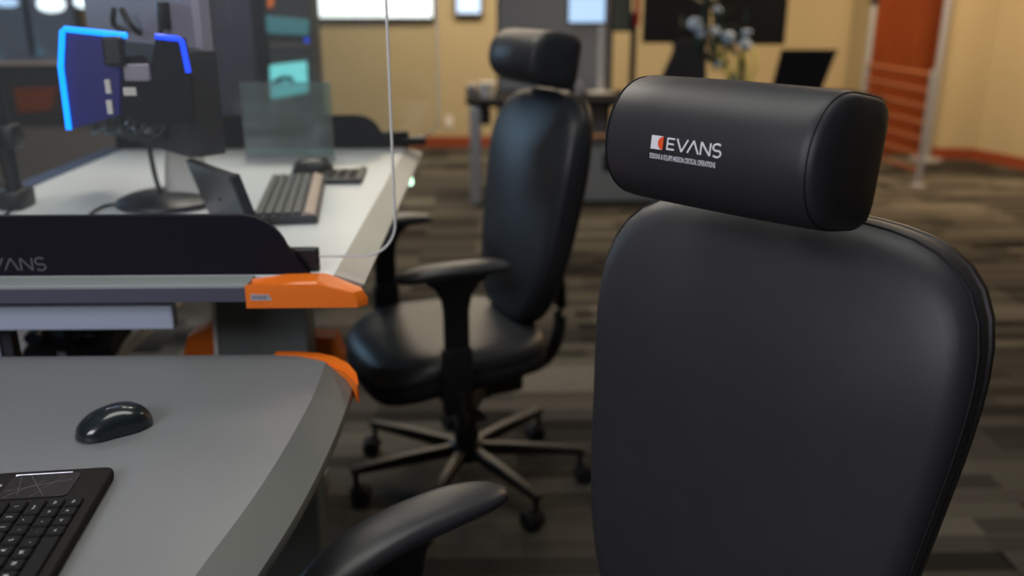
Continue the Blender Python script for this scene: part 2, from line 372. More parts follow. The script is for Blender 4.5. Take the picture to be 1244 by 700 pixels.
def make_chair(label, loc, facing, headz=0, big=True, arm_z=.80, arm_y=-.09, toe=.028, plen=.35, droop=.09, boff=-.296, et=4.1, bw=.268, head_y=0, logo=True, tips=None, base_rot=0):
    """local frame: x = chair's width (image right), -y = facing direction, origin under the column"""
    t = thing('office_chair', label, 'chair', loc, facing, 'black leather office chairs')
    lm = 'leather' if big else 'leather_mid'
    # --- back: cushion + shell. reference plane at w=-.25 when z=1, reclined
    k = .14
    def back_w(z): return boff - k*(z-1) + (.10 if z < 1 else -.45)*(z-1)**2
    W = lambda z: bw + .126*(z-1)
    zb, zt = .52, 1.194
    rings = []
    prof = [(.985, -.016), (1.0, -.004), (1.0, .006), (.992, .018), (.975, .028), (.945, .037), (.90, .043), (.82, .049), (.70, .056), (.52, .064), (.32, .069), (.12, .071)]
    for sc, dw in prof:
        rings.append([(u, -(back_w(z) + dw + .014*(u/.26)**2*sc), z) for u, z in outline(zb+.004, zt, W, sc=sc, et=et)])
    obj('backrest_cushion', loft(rings), lm, t, smooth=60)
    # stitched seam following the cushion edge
    sm = bmesh.new(); tube(sm, [(u, -(back_w(z) + .0175 + .014*(u/.26)**2), z) for u, z in outline(zb+.004, zt, W, sc=.9945, et=et)], .0016, 5, closed=True, upv=(0, 1, 0))
    obj('seam', sm, 'seam', t)
    rings = []
    for sc, dw in [(.5, -.050), (.8, -.048), (.95, -.043), (.99, -.036), (1.004, -.026), (1.004, -.017), (.99, -.014)]:
        rings.append([(u, -(back_w(z) + dw + .014*(u/.26)**2*sc), z) for u, z in outline(zb, zt-.004, W, sc=sc, et=et)])
    obj('backrest_shell', loft(rings), 'plastic', t, smooth=50)
    # --- headrest
    L, Dp, H, roll = .262, .158, .148, .16
    hc = Vector((0, .19+head_y, 1.283+headz))
    rings = []
    prof = [(-L/2-.012, .30), (-L/2-.011, .6), (-L/2-.007, .86), (-L/2-.001, .965), (-L/2+.004, .975), (-L/2+.010, 1.0), (-L/4, 1.012), (0, 1.016), (L/4, 1.010), (L/2-.010, .998), (L/2-.003, .985), (L/2, .962), (L/2+.003, .955), (L/2+.007, .90), (L/2+.012, .7), (L/2+.014, .35)]
    for u, sc in prof:
        rings.append([(u, hc.y - w_, hc.z + v) for w_, v in section(Dp, H, 48, roll, sc)])
    hr = obj('headrest', loft(rings), lm, t, smooth=60)
    for s in (-1, 1):
        sm = bmesh.new(); tube(sm, [(s*(L/2-.001), hc.y - w_, hc.z + v) for w_, v in section(Dp, H, 48, roll, .974)], .0009, 5, closed=True, upv=(1, 0, 0))
        obj('seam', sm, 'seam', hr)
    # bracket that carries the headrest
    bb = bmesh.new()
    for s in (-.045, .045): tube(bb, catmull([(s, .30, 1.05), (s, .325, 1.14), (s, .315, 1.22), (s, .27, 1.27), (s, hc.y+.03, 1.275)]), .011, 10, .6)
    box(bb, (0, .305, 1.09), (.16, .02, .09), .008)
    obj('headrest_bracket', bb, 'plastic', t, smooth=40)
    if logo:
        # arclength parametrised front of the headrest section
        sec = section(Dp, H, 400, roll, 1.014)
        i0 = 400-14
        ss = [sec[(i0+i) % 400] for i in range(-60, 60)]
        arc = [0]
        for a, b in zip(ss, ss[1:]): arc.append(arc[-1] + math.hypot(a[0]-b[0], a[1]-b[1]))
        mid = arc[60]; arc = [a-mid for a in arc]
        def fn(x, y, h):
            j = max(1, min(len(arc)-2, next((q for q in range(len(arc)) if arc[q] > y), len(arc)-2)))
            f_ = (y-arc[j-1])/(arc[j]-arc[j-1]); w_ = ss[j-1][0]*(1-f_)+ss[j][0]*f_; v = ss[j-1][1]*(1-f_)+ss[j][1]*f_
            tx, tv = ss[j][0]-ss[j-1][0], ss[j][1]-ss[j-1][1]; l = math.hypot(tx, tv); nx, nv = tv/l, -tx/l
            w_ += nx*(h+.0006); v += nv*(h+.0006)
            return Vector((LX+x, hc.y - w_, hc.z + v))
        LX = -.060
        OY = LOGO_Y
        Hh = .0135
        bm = bmesh.new(); evans(bm, (.0228), OY, Hh, fn, .0019, .0005)
        obj('lettering', bm, 'white_print', hr)
        bm = bmesh.new()
        stroke(bm, [(0, OY+.0065), (.0165, OY+.0065)], .0150, fn, .0004); obj('emblem_square', bm, 'white_print', hr)
        bm = bmesh.new(); cx_, r_ = .0172, .0073
        pts = [(cx_, OY+.0065+r_)] + [(cx_-1.0*r_*math.sin(math.radians(a_)), OY+.0065+r_*math.cos(math.radians(a_))) for a_ in range(0, 181, 15)]
        vs = [bm.verts.new(fn(a_, b_, .0010)) for a_, b_ in pts[1:]]; bm.faces.new(vs)
        obj('emblem_half_disc', bm, 'orange_print', hr)
        bm = text_mesh('DESIGNS & EQUIPS MISSION CRITICAL OPERATIONS', .0080, lambda x, y, h: fn(x-.0005, y+OY-.0115, h), .0885, bold=.00015)
        obj('small_lettering', bm, 'white_print', hr)
    # --- seat: leather cushion over a fabric base
    def seat_out(sc, n=64):
        out = []
        for i in range(n):
            a = 2*PI*i/n; c, s = math.cos(a), math.sin(a); r = (abs(c)**3.6+abs(s)**3.6)**(-1/3.6)
            out.append((r*c*.27*sc*(1+.05*(-s)), -.065+r*s*.265*sc))
        return out
    def drop(y): return -.03*max(0, (-y-.12)/.16)**2 + .012*max(0, (y)/.2)**2
    rings = []
    for sc, z in [(.9, .478), (.975, .480), (1.0, .486), (1.0, .496), (.985, .507), (.95, .519), (.88, .528), (.75, .530), (.55, .526), (.3, .523), (.1, .522)]:
        rings.append([(x, y, z+drop(y)) for x, y in seat_out(sc)])
    obj('seat', loft(rings), lm, t, smooth=60)
    rings = []
    for sc, z in [(.55, .415), (.8, .418), (.93, .425), (.985, .436), (1.005, .452), (1.01, .472), (.99, .485)]:
        rings.append([(x, y, z+drop(y)) for x, y in seat_out(sc)])
    obj('seat_base', loft(rings), 'fabric', t, smooth=50)
    sm = bmesh.new(); tube(sm, [(x, y, .488+drop(y)) for x, y in seat_out(1.0)], .003, 6, closed=True); obj('seat_piping', sm, 'seam', t)
    # --- mechanism
    me_ = bmesh.new(); box(me_, (0, .02, .345), (.20, .26, .06), .012); box(me_, (0, .0, .31), (.10, .14, .05), .01)
    obj('tilt_mechanism', me_, 'steel_black', t, smooth=30)
    for s in (-1, 1):
        lv = bmesh.new(); tube(lv, [(s*.09, -.03, .345), (s*.20, -.05, .335)], .006, 8); box(lv, (s*.225, -.055, .33), (.06, .035, .012), .005)
        obj('lever', lv, 'plastic', t, smooth=40)
    kn = bmesh.new(); lathe(kn, [(.008, 0), (.03, .004), (.034, .02), (.03, .045), (.012, .05)], (0, -.13, .33), 16, Matrix.Rotation(PI/2, 4, 'X')); obj('tension_knob', kn, 'plastic', t, smooth=40)
    js = bmesh.new(); tube(js, catmull([(0, .10, .345), (0, .24, .345), (0, .31, .42), (0, .32, .56), (0, .295, .78), (0, .295, .95)]), [.034]*31, 10, .4)
    obj('back_support', js, 'steel_black', t, smooth=50)
    # --- arms
    for s in (-1, 1):
        a = thing_part('armrest', t)
        bm = bmesh.new(); tube(bm, catmull([(s*.10, .02, .357), (s*.25, arm_y+.04, .357), (s*.298, arm_y+.01, .375), (s*.302, arm_y, .46)]), .034, 12, .38, upv=(0, 1, 0))
        arm = obj('armrest', bm, 'steel_black', t, smooth=50)
        bm = bmesh.new(); box(bm, (s*.302, arm_y, .485), (.036, .082, .19), .010); obj('post_sleeve', bm, 'plastic', arm, smooth=30)
        bm = loft([[(s*.302+x*w1, arm_y+y*w2, z) for x, y in rrect(-1, 1, -1, 1, .4, 4)] for z, w1, w2 in [(.55, .013, .033), (arm_z-.12, .013, .033), (arm_z-.085, .014, .040), (arm_z-.055, .018, .058), (arm_z-.034, .024, .085), (arm_z-.026, .026, .088)]])
        obj('post', bm, 'plastic', arm, smooth=40)
        # pad: bowed, drooping at the front
        rings = []; N = 22
        for i in range(N+1):
            q = i/N; y = arm_y + .16 - plen*q; e = max(0, 1-abs(2*q-1)**3.4)**.5
            hw = .006 + .038*e*(1-.10*q); hz = .004 + .014*e
            zc = arm_z-.017 - droop*max(0, q-.45)**2*1.6 - .02*max(0, .25-q)
            xo = s*(.290 - .02*q*q - toe*(1-q)**2)
            rings.append([(xo + hw*sgp(math.cos(2*PI*j/20), .8), y, zc + hz*sgp(math.sin(2*PI*j/20), .8)) for j in range(20)])
        obj('arm_pad', loft(rings), 'softpad', arm, smooth=60)
    # --- column and base
    bm = bmesh.new(); lathe(bm, [(.024, .20), (.024, .32)]); lathe(bm, [(.040, .075), (.040, .17), (.034, .19), (.034, .24), (.029, .245), (.029, .27)])
    obj('column', bm, 'plastic', t, smooth=40)
    base = bmesh.new(); lathe(base, [(.052, .085), (.055, .09), (.055, .135), (.048, .142)])
    hub = obj('base_hub', base, 'steel_black', t, smooth=40)
    for i in range(7):
        a = base_rot + i*2*PI/7; R = Matrix.Rotation(a, 4, 'Z')
        bm = loft([[(x, y*hw, z0 + zz*hh) for y, zz in rrect(-1, 1, -1, 1, .35, 3)] for x, hw, hh, z0 in [(.03, .016, .019, .113), (.2, .015, .017, .113), (.352, .013, .011, .109), (.366, .010, .008, .109)]])
        tube(bm, [(.352, 0, .105), (.352, 0, .060)], .009, 10)
        lg = obj('base_leg', bm, 'steel_black', hub, smooth=40, mtx=R)
        cs = bmesh.new(); ca = random.uniform(0, 2*PI); Q = R @ Matrix.Translation((.352, 0, 0)) @ Matrix.Rotation(ca, 4, 'Z')
        for s in (-1, 1): lathe(cs, [(.010, -.011), (.026, -.011), (.029, -.006), (.029, .006), (.024, .011), (.008, .012)], (0, s*.017, 0), 20, Matrix.Rotation(PI/2, 4, 'X'))
        cs.transform(Matrix.Translation((.014, 0, .0295)))
        h_ = loft([[(x*math.cos(b_)*.03+.010, y, .034+math.sin(b_)*.03*x) for x, y in ((1, -.010), (1, .010), (.75, .010), (.75, -.010))] for b_ in [i_*PI/10 for i_ in range(11)]])
        join(cs, h_)
        obj('caster', cs, 'rubber', hub, smooth=40, mtx=Q)
    return t
def thing_part(*a): return None
LOGO_Y = .0065
a1 = math.radians(48)
def facing_rot(a): return -a     # local -y turned towards (-sin a, -cos a)
hubX, hubY = .323 - .25*math.sin(a1), 1.069 - .25*math.cos(a1)
make_chair('black leather office chair in the foreground with a logo printed on its headrest', (hubX, hubY, 0), facing_rot(a1), base_rot=.3)
hb2 = at(567, 543, z=.113)
make_chair('smaller-looking black leather office chair behind, pulled up to the white desk', (hb2.x, hb2.y, 0), facing_rot(math.radians(66)), big=False, arm_z=.80, arm_y=-.145, toe=0, plen=.31, droop=.03, boff=-.240, et=3.3, bw=.262, head_y=.03, logo=False, base_rot=math.radians(11))

# ================================================================== NEAR WORKSTATION (grey)
NZ = .90
def P2(px, py, z): v = at(px, py, z=z); return (v.x, v.y)
inner = [P2(x, y, NZ) for x, y in ((395.5, 441), (388, 468), (374, 496), (355, 530), (322, 588), (289.5, 630.6), (258.6, 671), (237, 699), (190, 765), (150, 830))]
outer = [P2(x, y, NZ-.022) for x, y in ((433, 459), (428, 484), (420.6, 503), (405, 546), (386, 584), (363, 630.6), (335.7, 673), (316.5, 699), (270, 775), (232, 845))]
inner = [(v.x, v.y) for v in catmull([(a, b, 0) for a, b in inner], 3)]; outer = [(v.x, v.y) for v in catmull([(a, b, 0) for a, b in outer], 3)]
yf = P2(200, 432, NZ)[1]; xl = -1.12
ws = thing('workstation_desk', 'grey laminate workstation desk in the foreground carrying the mouse and keyboard', 'desk', (-.7, .9, 0))
def loc_(bm, t): bm.transform(Matrix.Translation(-t.location)); return bm
def smooth(P, it=14):
    for _ in range(it): P = [P[0]] + [((a[0]+2*b[0]+c[0])/4, (a[1]+2*b[1]+c[1])/4) for a, b, c in zip(P, P[1:], P[2:])] + [P[-1]]
    return P
inner = smooth(inner); outer = smooth(outer)
bot = inner[-1][1]
poly = [(xl, yf)] + [(inner[0][0]-.005, yf)] + inner + [(xl, bot)]
obj('worktop', loc_(prism(poly, NZ-.03, NZ), ws), 'laminate', ws)
# nosing strip between inner and outer lines
bm = bmesh.new(); R = []
for (a, b), (c, d) in zip(inner, outer): R.append([bm.verts.new(p) for p in ((a, b, NZ-.0002), (a+(c-a)*.96, b+(d-b)*.96, NZ-.019), (c, d, NZ-.024), (c, d, NZ-.030), (a, b, NZ-.034))])
for A, D in zip(R, R[1:]):
    for k_ in range(5): bm.faces.new((A[k_], A[(k_+1) % 5], D[(k_+1) % 5], D[k_]))
bm.faces.new(R[0]); bm.faces.new(R[-1][::-1])
obj('worktop_nosing', loc_(bm, ws), 'nosing', ws, smooth=35)
bm = bmesh.new()
cap_in = [P2(x, y, NZ) for x, y in ((333, 432.5), (360, 433.5), (384, 438), (403, 443), (420, 451), (430, 461), (434, 468))]
cap_out = [P2(x, y, NZ) for x, y in ((333, 426.5), (362, 427), (390, 429), (408, 433), (424, 441), (433, 452), (435.5, 464))]
R = []
for (a, b), (c, d) in zip(cap_in, cap_out): R.append([bm.verts.new(p) for p in ((a, b, NZ+.001), (c, d, NZ+.001), (c, d, NZ-.034), (a, b, NZ-.034))])
for A, D in zip(R, R[1:]):
    for k_ in range(4): bm.faces.new((A[k_], A[(k_+1) % 4], D[(k_+1) % 4], D[k_]))
bm.faces.new(R[0]); bm.faces.new(R[-1][::-1]); bmesh.ops.recalc_face_normals(bm, faces=bm.faces[:])
bmesh.ops.bevel(bm, geom=[e for e in bm.edges if e.calc_face_angle(0) > 1], offset=.003, segments=2, affect='EDGES')
obj('end_cap', loc_(bm, ws), 'orange', ws, smooth=35)['label'] = 'orange end cap at the rounded corner'
for yy in (1.0, .5):
    bm = span(-.88, -.80, yy-.06, yy+.06, .06, NZ-.03, .006); obj('leg_column', loc_(bm, ws), 'leg_grey', ws)
bm = span(-1.08, -.55, .94, 1.06, 0, .06, .008); obj('foot', loc_(bm, ws), 'leg_grey', ws)
bm = span(-1.08, -.55, .44, .56, 0, .06, .008); obj('foot', loc_(bm, ws), 'leg_grey', ws)

# ================================================================== WHITE WORKSTATION (raised)
WZ = 1.02
def XW(px, py, z=WZ): return at(px, py, z=z).x
wy0, wy1 = 1.352, at(490, 179, z=WZ).y
xin0, xout = -.258, -.214
wt = thing('workstation_desk', 'white-topped raised workstation desk behind the dark panel, with laptop and keyboard on it', 'desk', (-.7, 2.0, 0))
obj('worktop', loc_(span(-1.085, xin0, wy0+.05, wy1, WZ-.025, WZ, .002), wt), 'white_top', wt)
obj('worktop_nosing', loc_(prism([(xin0, WZ), (xout+.004, WZ-.016), (xout, WZ-.022), (xout, WZ-.03), (xin0, WZ-.034)], wy0+.05, wy1, 'y'), wt), 'beige_nosing', wt)
obj('rear_trim', loc_(span(-1.14, -1.085, wy0+.05, wy1, WZ-.03, WZ+.001, .003), wt), mat('blue_grey_trim', (.03, .05, .11), .6), wt)
# end rail: light top, slate side
obj('end_rail', loc_(span(-1.25, -.385, wy0, wy0+.05, WZ-.006, WZ, .001), wt), 'edge_light', wt)
obj('end_edge', loc_(span(-1.25, -.385, wy0, wy0+.048, WZ-.028, WZ-.006), wt), 'edge_dark', wt)
# orange cap: outline traced in plan, bulky
capp = [(-.388, wy0-.002), (-.272, wy0-.002), (-.215, wy0-.002), (-.200, wy0+.012), (-.206, wy0+.028), (-.262, wy0+.055), (-.34, wy0+.052), (-.388, wy0+.03)]
bm = bmesh.new(); R = []
for z_, sc in ((WZ-.038, 1.0), (WZ-.012, 1.0), (WZ+.000, .93), (WZ+.004, .72)):
    cxx, cyy = -.30, wy0+.024
    R.append([bm.verts.new((cxx+(a-cxx)*(sc if a > -.38 else 1), cyy+(b-cyy)*sc, z_ - (.010 if a < -.38 and z_ > WZ else 0) - (.014 if a > -.22 and z_ > WZ-.02 else 0))) for a, b in capp])
for A, D in zip(R, R[1:]):
    for k_ in range(8): bm.faces.new((A[k_], A[(k_+1) % 8], D[(k_+1) % 8], D[k_]))
bm.faces.new(R[0][::-1]); bm.faces.new(R[-1])
cap = obj('end_cap', loc_(bm, wt), 'orange', wt, smooth=30); cap['label'] = 'faceted orange end cap with a small silver plate'
obj('name_plate', loc_(prism([(-.380, WZ-.025), (-.347, WZ-.025), (-.352, WZ-.0155), (-.380, WZ-.0145)], wy0-.003, wy0-.0022, 'y'), wt), 'silver', cap)
bm = text_mesh('EVANS', .0075, lambda x, y, h: Vector((-.377+x, wy0-.0032-h*.3, WZ-.0225+y)), .022); obj('plate_lettering', loc_(bm, wt), 'charcoal', cap)
# legs and braces under it
obj('leg_column', loc_(prism([(-.555, WZ-.03), (-.375, WZ-.03), (-.385, .06), (-.60, .06)], 1.72, 1.80, 'y', .006), wt), 'leg_grey', wt)
obj('leg_edge_trim', loc_(prism([(-.556, WZ-.03), (-.548, WZ-.03), (-.592, .06), (-.601, .06)], 1.716, 1.721, 'y'), wt), 'pale', wt)
obj('leg_column', loc_(prism([(-.68, WZ-.03), (-.56, WZ-.03), (-.56, .06), (-.68, .06)], 2.42, 2.50, 'y', .006), wt), 'leg_grey', wt)
obj('foot', loc_(span(-1.05, -.38, 1.70, 1.82, 0, .06, .01), wt), 'leg_grey', wt)
obj("foot", loc_(span(-1.05, -.52, 2.40, 2.52, 0, .06, .01), wt), 'leg_grey', wt)
obj('cross_beam', loc_(span(-1.25, -.525, 1.405, 1.43, .926, .968, .004), wt), 'beam', wt)
def pxpoly(pts, Y): return [(at(x, y, Y=Y).x, at(x, y, Y=Y).z) for x, y in pts]
for pl in ([(212, 470), (228, 408), (250, 398), (262, 398), (262, 470)], [(335, 385), (350, 392), (374, 410), (407, 411), (416, 436), (416, 470), (335, 470)]):
    obj('bracket', loc_(prism(pxpoly(pl, 1.84), 1.84, 1.90, 'y', .004), wt), 'orange', wt)['label'] = 'orange bracket beside the leg column'
# lower equipment shelf
obj('equipment_shelf', loc_(span(-1.42, -.96, 1.45, 2.9, .60, .62), wt), 'charcoal', wt)
obj('shelf_edge', loc_(span(-.96, -.915, 1.45, 2.9, .59, .63, .004), wt), 'pale', wt)
obj('frame_post', loc_(span(-1.15, -.895, 1.44, 1.46, .63, .93, .003), wt), 'beam', wt) if False else None
px_ = at(5, 410, Y=1.5).x
obj('frame_post', loc_(span(px_-.06, px_+.006, 1.47, 1.50, .63, .93, .003), wt), 'beam', wt)
obj('frame_post', loc_(span(px_+.008, px_+.026, 1.475, 1.50, .63, .93, .002), wt), 'charcoal', wt)
obj('grommet_light', loc_(B((xout-.004, 2.35, WZ-.036), (.014, .022, .018), .003), wt), 'green', wt)

# desk-end privacy panels with sloping rounded ends
def end_panel(label, Y, xr, xl_, zt, letter):
    t = thing('privacy_panel', label, 'panel', (xr-.3, Y, WZ))
    r = .055; pts = [(xl_, WZ), (xl_, zt)]
    pts += [(xr-.105+.0, zt)]
    for i in range(1, 9): a = math.radians(90-i*9); pts.append((xr-.105+.075*math.cos(a), zt-.075+.075*math.sin(a)))
    pts += [(xr-.012, WZ+.018), (xr, WZ)]
    obj('panel', loc_(prism(pts, Y, Y+.012, 'y', .001), t), 'panel_dark', t)
    if letter:
        bm = bmesh.new(); x0 = at(-26, 328, Y=Y).x; zz = at(20, 328.5, Y=Y).z
        evans(bm, x0, zz, .0205, lambda x, y, h: Vector((x, Y-h, y)), .0022)
        obj('lettering', loc_(bm, t), 'grey_print', t)
    return t
PY = wy0+.052
end_panel('dark navy desk-end panel with grey lettering, nearest the camera', PY, at(376, 328, Y=PY).x, -1.3, at(200, 262, Y=PY).z, True)
FY = wy1-.02
end_panel('dark rounded desk-end panel at the far end of the white desk', FY, at(478, 178, Y=FY).x, -1.1, at(430, 140, Y=FY).z, False)
# glass screens
def glass_pane(label, Y, xr, xl_, zb, zt, r, brackets):
    t = thing('glass_screen', label, 'screen', (xr-.4, Y, zb))
    pts = rrect(xl_, xr, zb, zt, r, 10, 'd')
    obj('glass_pane', loc_(prism(pts, Y, Y+.006, 'y'), t), 'glass', t)
    bm = bmesh.new(); arc = [(x, Y+.003, z) for x, z in pts]; i = pts.index((xl_, zb)); path = arc[i:] + [arc[0]]
    tube(bm, path, .0022, 6, upv=(0, 1, 0)); obj('glass_edge', loc_(bm, t), 'glass_edge', t, smooth=50)
    for bx in brackets:
        obj('clamp', loc_(span(bx-.05, bx+.05, Y-.004, Y+.012, WZ, zb+.015, .003), t), 'plastic', t)
    return t
GY = PY+.02
glass_pane('large clear glass screen with a rounded corner above the near dark panel', GY, at(479, 250, Y=GY).x, -1.3, at(430, 312, Y=GY).z, 1.62, .055, [-.335])
GY2 = FY+.03
glass_pane('large clear glass screen with a rounded corner at the far end of the white desk', GY2, at(533, 120, Y=GY2).x, -1.1, at(480, 166, Y=GY2).z, 1.62, .06, [-.30])
gx0, gx1 = at(298, 195, Y=2.46).x, at(405, 180, Y=2.46).x
tg = thing('acrylic_divider', 'small pale teal see-through divider standing on the white desk beside the dark cabinet', 'divider', ((gx0+gx1)/2, 2.47, WZ))
obj('pane', loc_(span(gx0, gx1, 2.465, 2.473, WZ, at(350, 100, Y=2.46).z, .002), tg), 'glass_teal', tg)
obj('base_strip', loc_(span(gx0, gx1, 2.455, 2.483, WZ, WZ+.012, .002), tg), 'silver', tg)
obj('corner_fitting', loc_(B(at(502, 171, Y=wy1-.01), (.075, .04, .022), .005), wt), 'plastic', wt)

# ================================================================== THINGS ON THE GREY DESK
# mouse
mp = at(140, 522, z=NZ)
t = thing('computer_mouse', 'glossy black wireless mouse lying on the grey desk', 'mouse', (mp.x, mp.y, NZ), math.radians(38))
rings = []; N = 20
for i in range(N+1):
    q = i/N; x = -.049 + .098*q; e = max(0, 1-abs(2*q-1)**2.6)**.5
    hw = .003+.0285*e*(1-.10*math.exp(-((q-.45)/.18)**2)); hz = .003 + .029*e*(.42+.58*math.sin(PI*min(1, .12+q*.62)))
    rings.append([(x, hw*sgp(math.cos(2*PI*j/24), .75), .002 + (hz*max(0, math.sin(2*PI*j/24))**.7 if math.sin(2*PI*j/24) > 0 else 0)) for j in range(24)])
obj('mouse_body', loft(rings), 'gloss', t, smooth=60)
bm = bmesh.new(); lathe(bm, [(.004, -.003), (.0095, -.003), (.0095, .003), (.004, .003)], (-.024, 0, .0185), 18, Matrix.Rotation(PI/2, 4, 'X')); obj('scroll_wheel', bm, 'rubber', t, smooth=30)
bm = bmesh.new(); box(bm, (0, 0, .001), (.08, .04, .002)); obj('underside', bm, 'rubber', t)

# keyboard: long axis runs from the touchpad end (far) to near left
kfr = at(141, 566, z=NZ+.012); knr = at(62, 700, z=NZ+.012)
ax = Vector((knr.x-kfr.x, knr.y-kfr.y, 0)).normalized()      # from the touchpad end along the keyboard's length
ay = Vector((ax.y, -ax.x, 0)); ay = ay if ay.x < 0 else -ay    # away from the user's side
t = thing('wireless_keyboard', 'black wireless keyboard with a built-in touchpad at the corner of the grey desk', 'keyboard', (kfr.x, kfr.y, NZ))
KM = Matrix(((ax.x, ay.x, 0, 0), (ax.y, ay.y, 0, 0), (0, 0, 1, 0), (0, 0, 0, 1)))
KL, KW = .354, .139
rr = rrect(0, KL, 0, KW, .012, 5)
R = [[(x if s_ == 1 else KL/2+(x-KL/2)*s_, y if s_ == 1 else KW/2+(y-KW/2)*s_, z_) for x, y in rr] for s_, z_ in ((.985, .001), (.996, .003), (1, .008), (.993, .0115), (.975, .013))]
obj('keyboard_body', loft(R), 'kb', t, smooth=30, mtx=KM)
tp = obj('touchpad', loft([[(x, y, z_) for x, y in rrect(.014, .068, .034, .110, .008, 4)] for z_ in (.012, .0142)]), 'touch', t, mtx=KM)
bm = bmesh.new()
for a, b in (((.02, .05), (.066, .075)), ((.016, .09), (.066, .06)), ((.018, .10), (.06, .09)), ((.03, .04), (.05, .106)), ((.064, .104), (.03, .07))):
    tube(bm, [(a[0], a[1], .0143), (b[0], b[1], .0143)], .0004, 4)
obj('touchpad_pattern', bm, 'line', tp, mtx=KM)
bm = bmesh.new(); tube(bm, [(.013, .045, .0135), (.013, .108, .0135)], .0012, 6); obj('touchpad_rim', bm, 'silver', tp, mtx=KM)
lab = 'ABCDEFGHIJKLMNOPQRSTUVWXYZ'
rows = [('zxcvb', .0), ('', 0)]
# six rows across the depth (y), keys run along x from the touchpad end
KR = [['PgD', '>', '<', 'Alt', 'SPACE', 'Fn', 'Ctrl'],
      ['PgU', 'Up', '/?', '.', ',', 'M', 'N', 'B', 'V', 'C', 'X', 'Z', 'Shift'],
      ['Enter', '"', ';', 'L', 'K', 'J', 'H', 'G', 'F', 'D', 'S', 'A', 'Caps'],
      ['\\', ']', '[', 'P', 'O', 'I', 'U', 'Y', 'T', 'R', 'E', 'W', 'Q', 'Tab'],
      ['Back', '+', '-', '0', '9', '8', '7', '6', '5', '4', '3', '2', '1', '~'],
      ['Del', 'F12', 'F11', 'F10', 'F9', 'F8', 'F7', 'F6', 'F5', 'F4', 'F3', 'F2', 'F1', 'Esc']]
for r_, row in enumerate(KR):
    x = .078; y = .012 + r_*.0195; hy = .0168 if r_ < 5 else .0135
    for name in row:
        wd = {'SPACE': .092, 'Enter': .029, 'Shift': .036, 'Back': .026, 'Caps': .026, 'Tab': .022, '\\': .0215}.get(name, .0165)
        if x + wd > KL-.008: break
        bm = bmesh.new(); box(bm, (x+wd/2, y+hy/2, .0145), (wd, hy, .005), .0014, seg=1)
        kx = obj('key', bm, 'key', t, mtx=KM)
        if name != 'SPACE' and x < .22:
            cxk, cyk = x+wd/2, y+hy/2; sz = .0066 if len(name) == 1 else .0036
            tb = text_mesh(name, sz, lambda a, b, h: Vector((cxk+len(name)*sz*.28-a, cyk-sz*.3+b*1, .01705+h*.2)))
            # letters read for the user on the right-hand side
            for v in tb.verts: pass
            obj('key_legend', tb, 'white_print', kx, mtx=KM)
        x += wd+.0025
bm = bmesh.new(); text_mesh_k = text_mesh('logi', .009, lambda a, b, h: Vector((.043-a, .118+b, .0132+h*.3))); bm.free()
obj('brand_lettering', text_mesh_k, 'white_print', t, mtx=KM)

# ================================================================== THINGS ON THE WHITE DESK
# wired keyboard with a tan wrist edge, user on the right-hand side
kn_ = at(306, 263, z=WZ+.02); kf_ = at(330, 213, z=WZ+.02); kr_ = at(384, 268, z=WZ+.02)
kd = (kf_-kn_); kl = kd.length; kd.normalize(); kp_ = Vector((kd.y, -kd.x, 0)); kw = (kr_-kn_).dot(kp_)
K2 = Matrix(((kd.x, kp_.x, 0, 0), (kd.y, kp_.y, 0, 0), (0, 0, 1, 0), (0, 0, 0, 1)))
t = thing('keyboard', 'full-size grey keyboard with a tan front edge on the white desk', 'keyboard', (kn_.x, kn_.y, WZ))
obj('keyboard_body', span(0, kl, 0, kw, .002, .018, .004), 'charcoal', t, mtx=K2)
obj('wrist_edge', prism([(kw-.028, .018), (kw-.024, .026), (kw-.006, .020), (kw+.002, .004), (kw-.028, .004)], .004, kl-.004, 'x', .002), 'tan_plastic', t, mtx=K2)
for i in range(16):
    for j in range(5):
        obj('key', B((.016+i*(kl-.03)/15.6, .012+j*(kw-.045)/4.4, .022), ((kl-.03)/15.6*.84, (kw-.045)/4.4*.84, .008), .0015), 'key_grey', t, mtx=K2)
# tablet leaning on its stand, back towards the camera
TR = at(289, 212, z=WZ+.125); TL = at(232, 192, z=WZ+.125); BR = at(318, 284, z=WZ+.006); BL = BR+(TL-TR)
t = thing('tablet', 'dark tablet propped upright on the white desk with its back to the viewer', 'tablet', tuple(BR))
nn = (TR-BR).cross(TL-TR).normalized()*.012
def slab(a, b, c, d, off0, off1):
    bm = bmesh.new(); q = [bm.verts.new(p+off0-BR) for p in (a, b, c, d)] + [bm.verts.new(p+off1-BR) for p in (a, b, c, d)]
    bm.faces.new(q[:4]); bm.faces.new(q[7:3:-1])
    for i in range(4): bm.faces.new((q[i], q[4+i], q[4+(i+1) % 4], q[(i+1) % 4]))
    return bm
obj('tablet_case', slab(TL, TR, BR, BL, nn*0, nn), 'tablet_grey', t)
e1 = (TR-TL).normalized()*.012
obj('case_rim', slab(TR-e1, TR+e1*.3, BR+e1*.3, BR-e1, nn*-.15, nn*1.15), 'panel_dark', t)
cm = (TL+TR+BL+BR)/4; away = Vector((.6, .75, 0))*.09
bm = bmesh.new(); tube(bm, [cm-BR+nn, Vector((cm.x+away.x, cm.y+away.y, WZ+.004))-BR], .005, 8); obj('kickstand', bm, 'plastic', t)

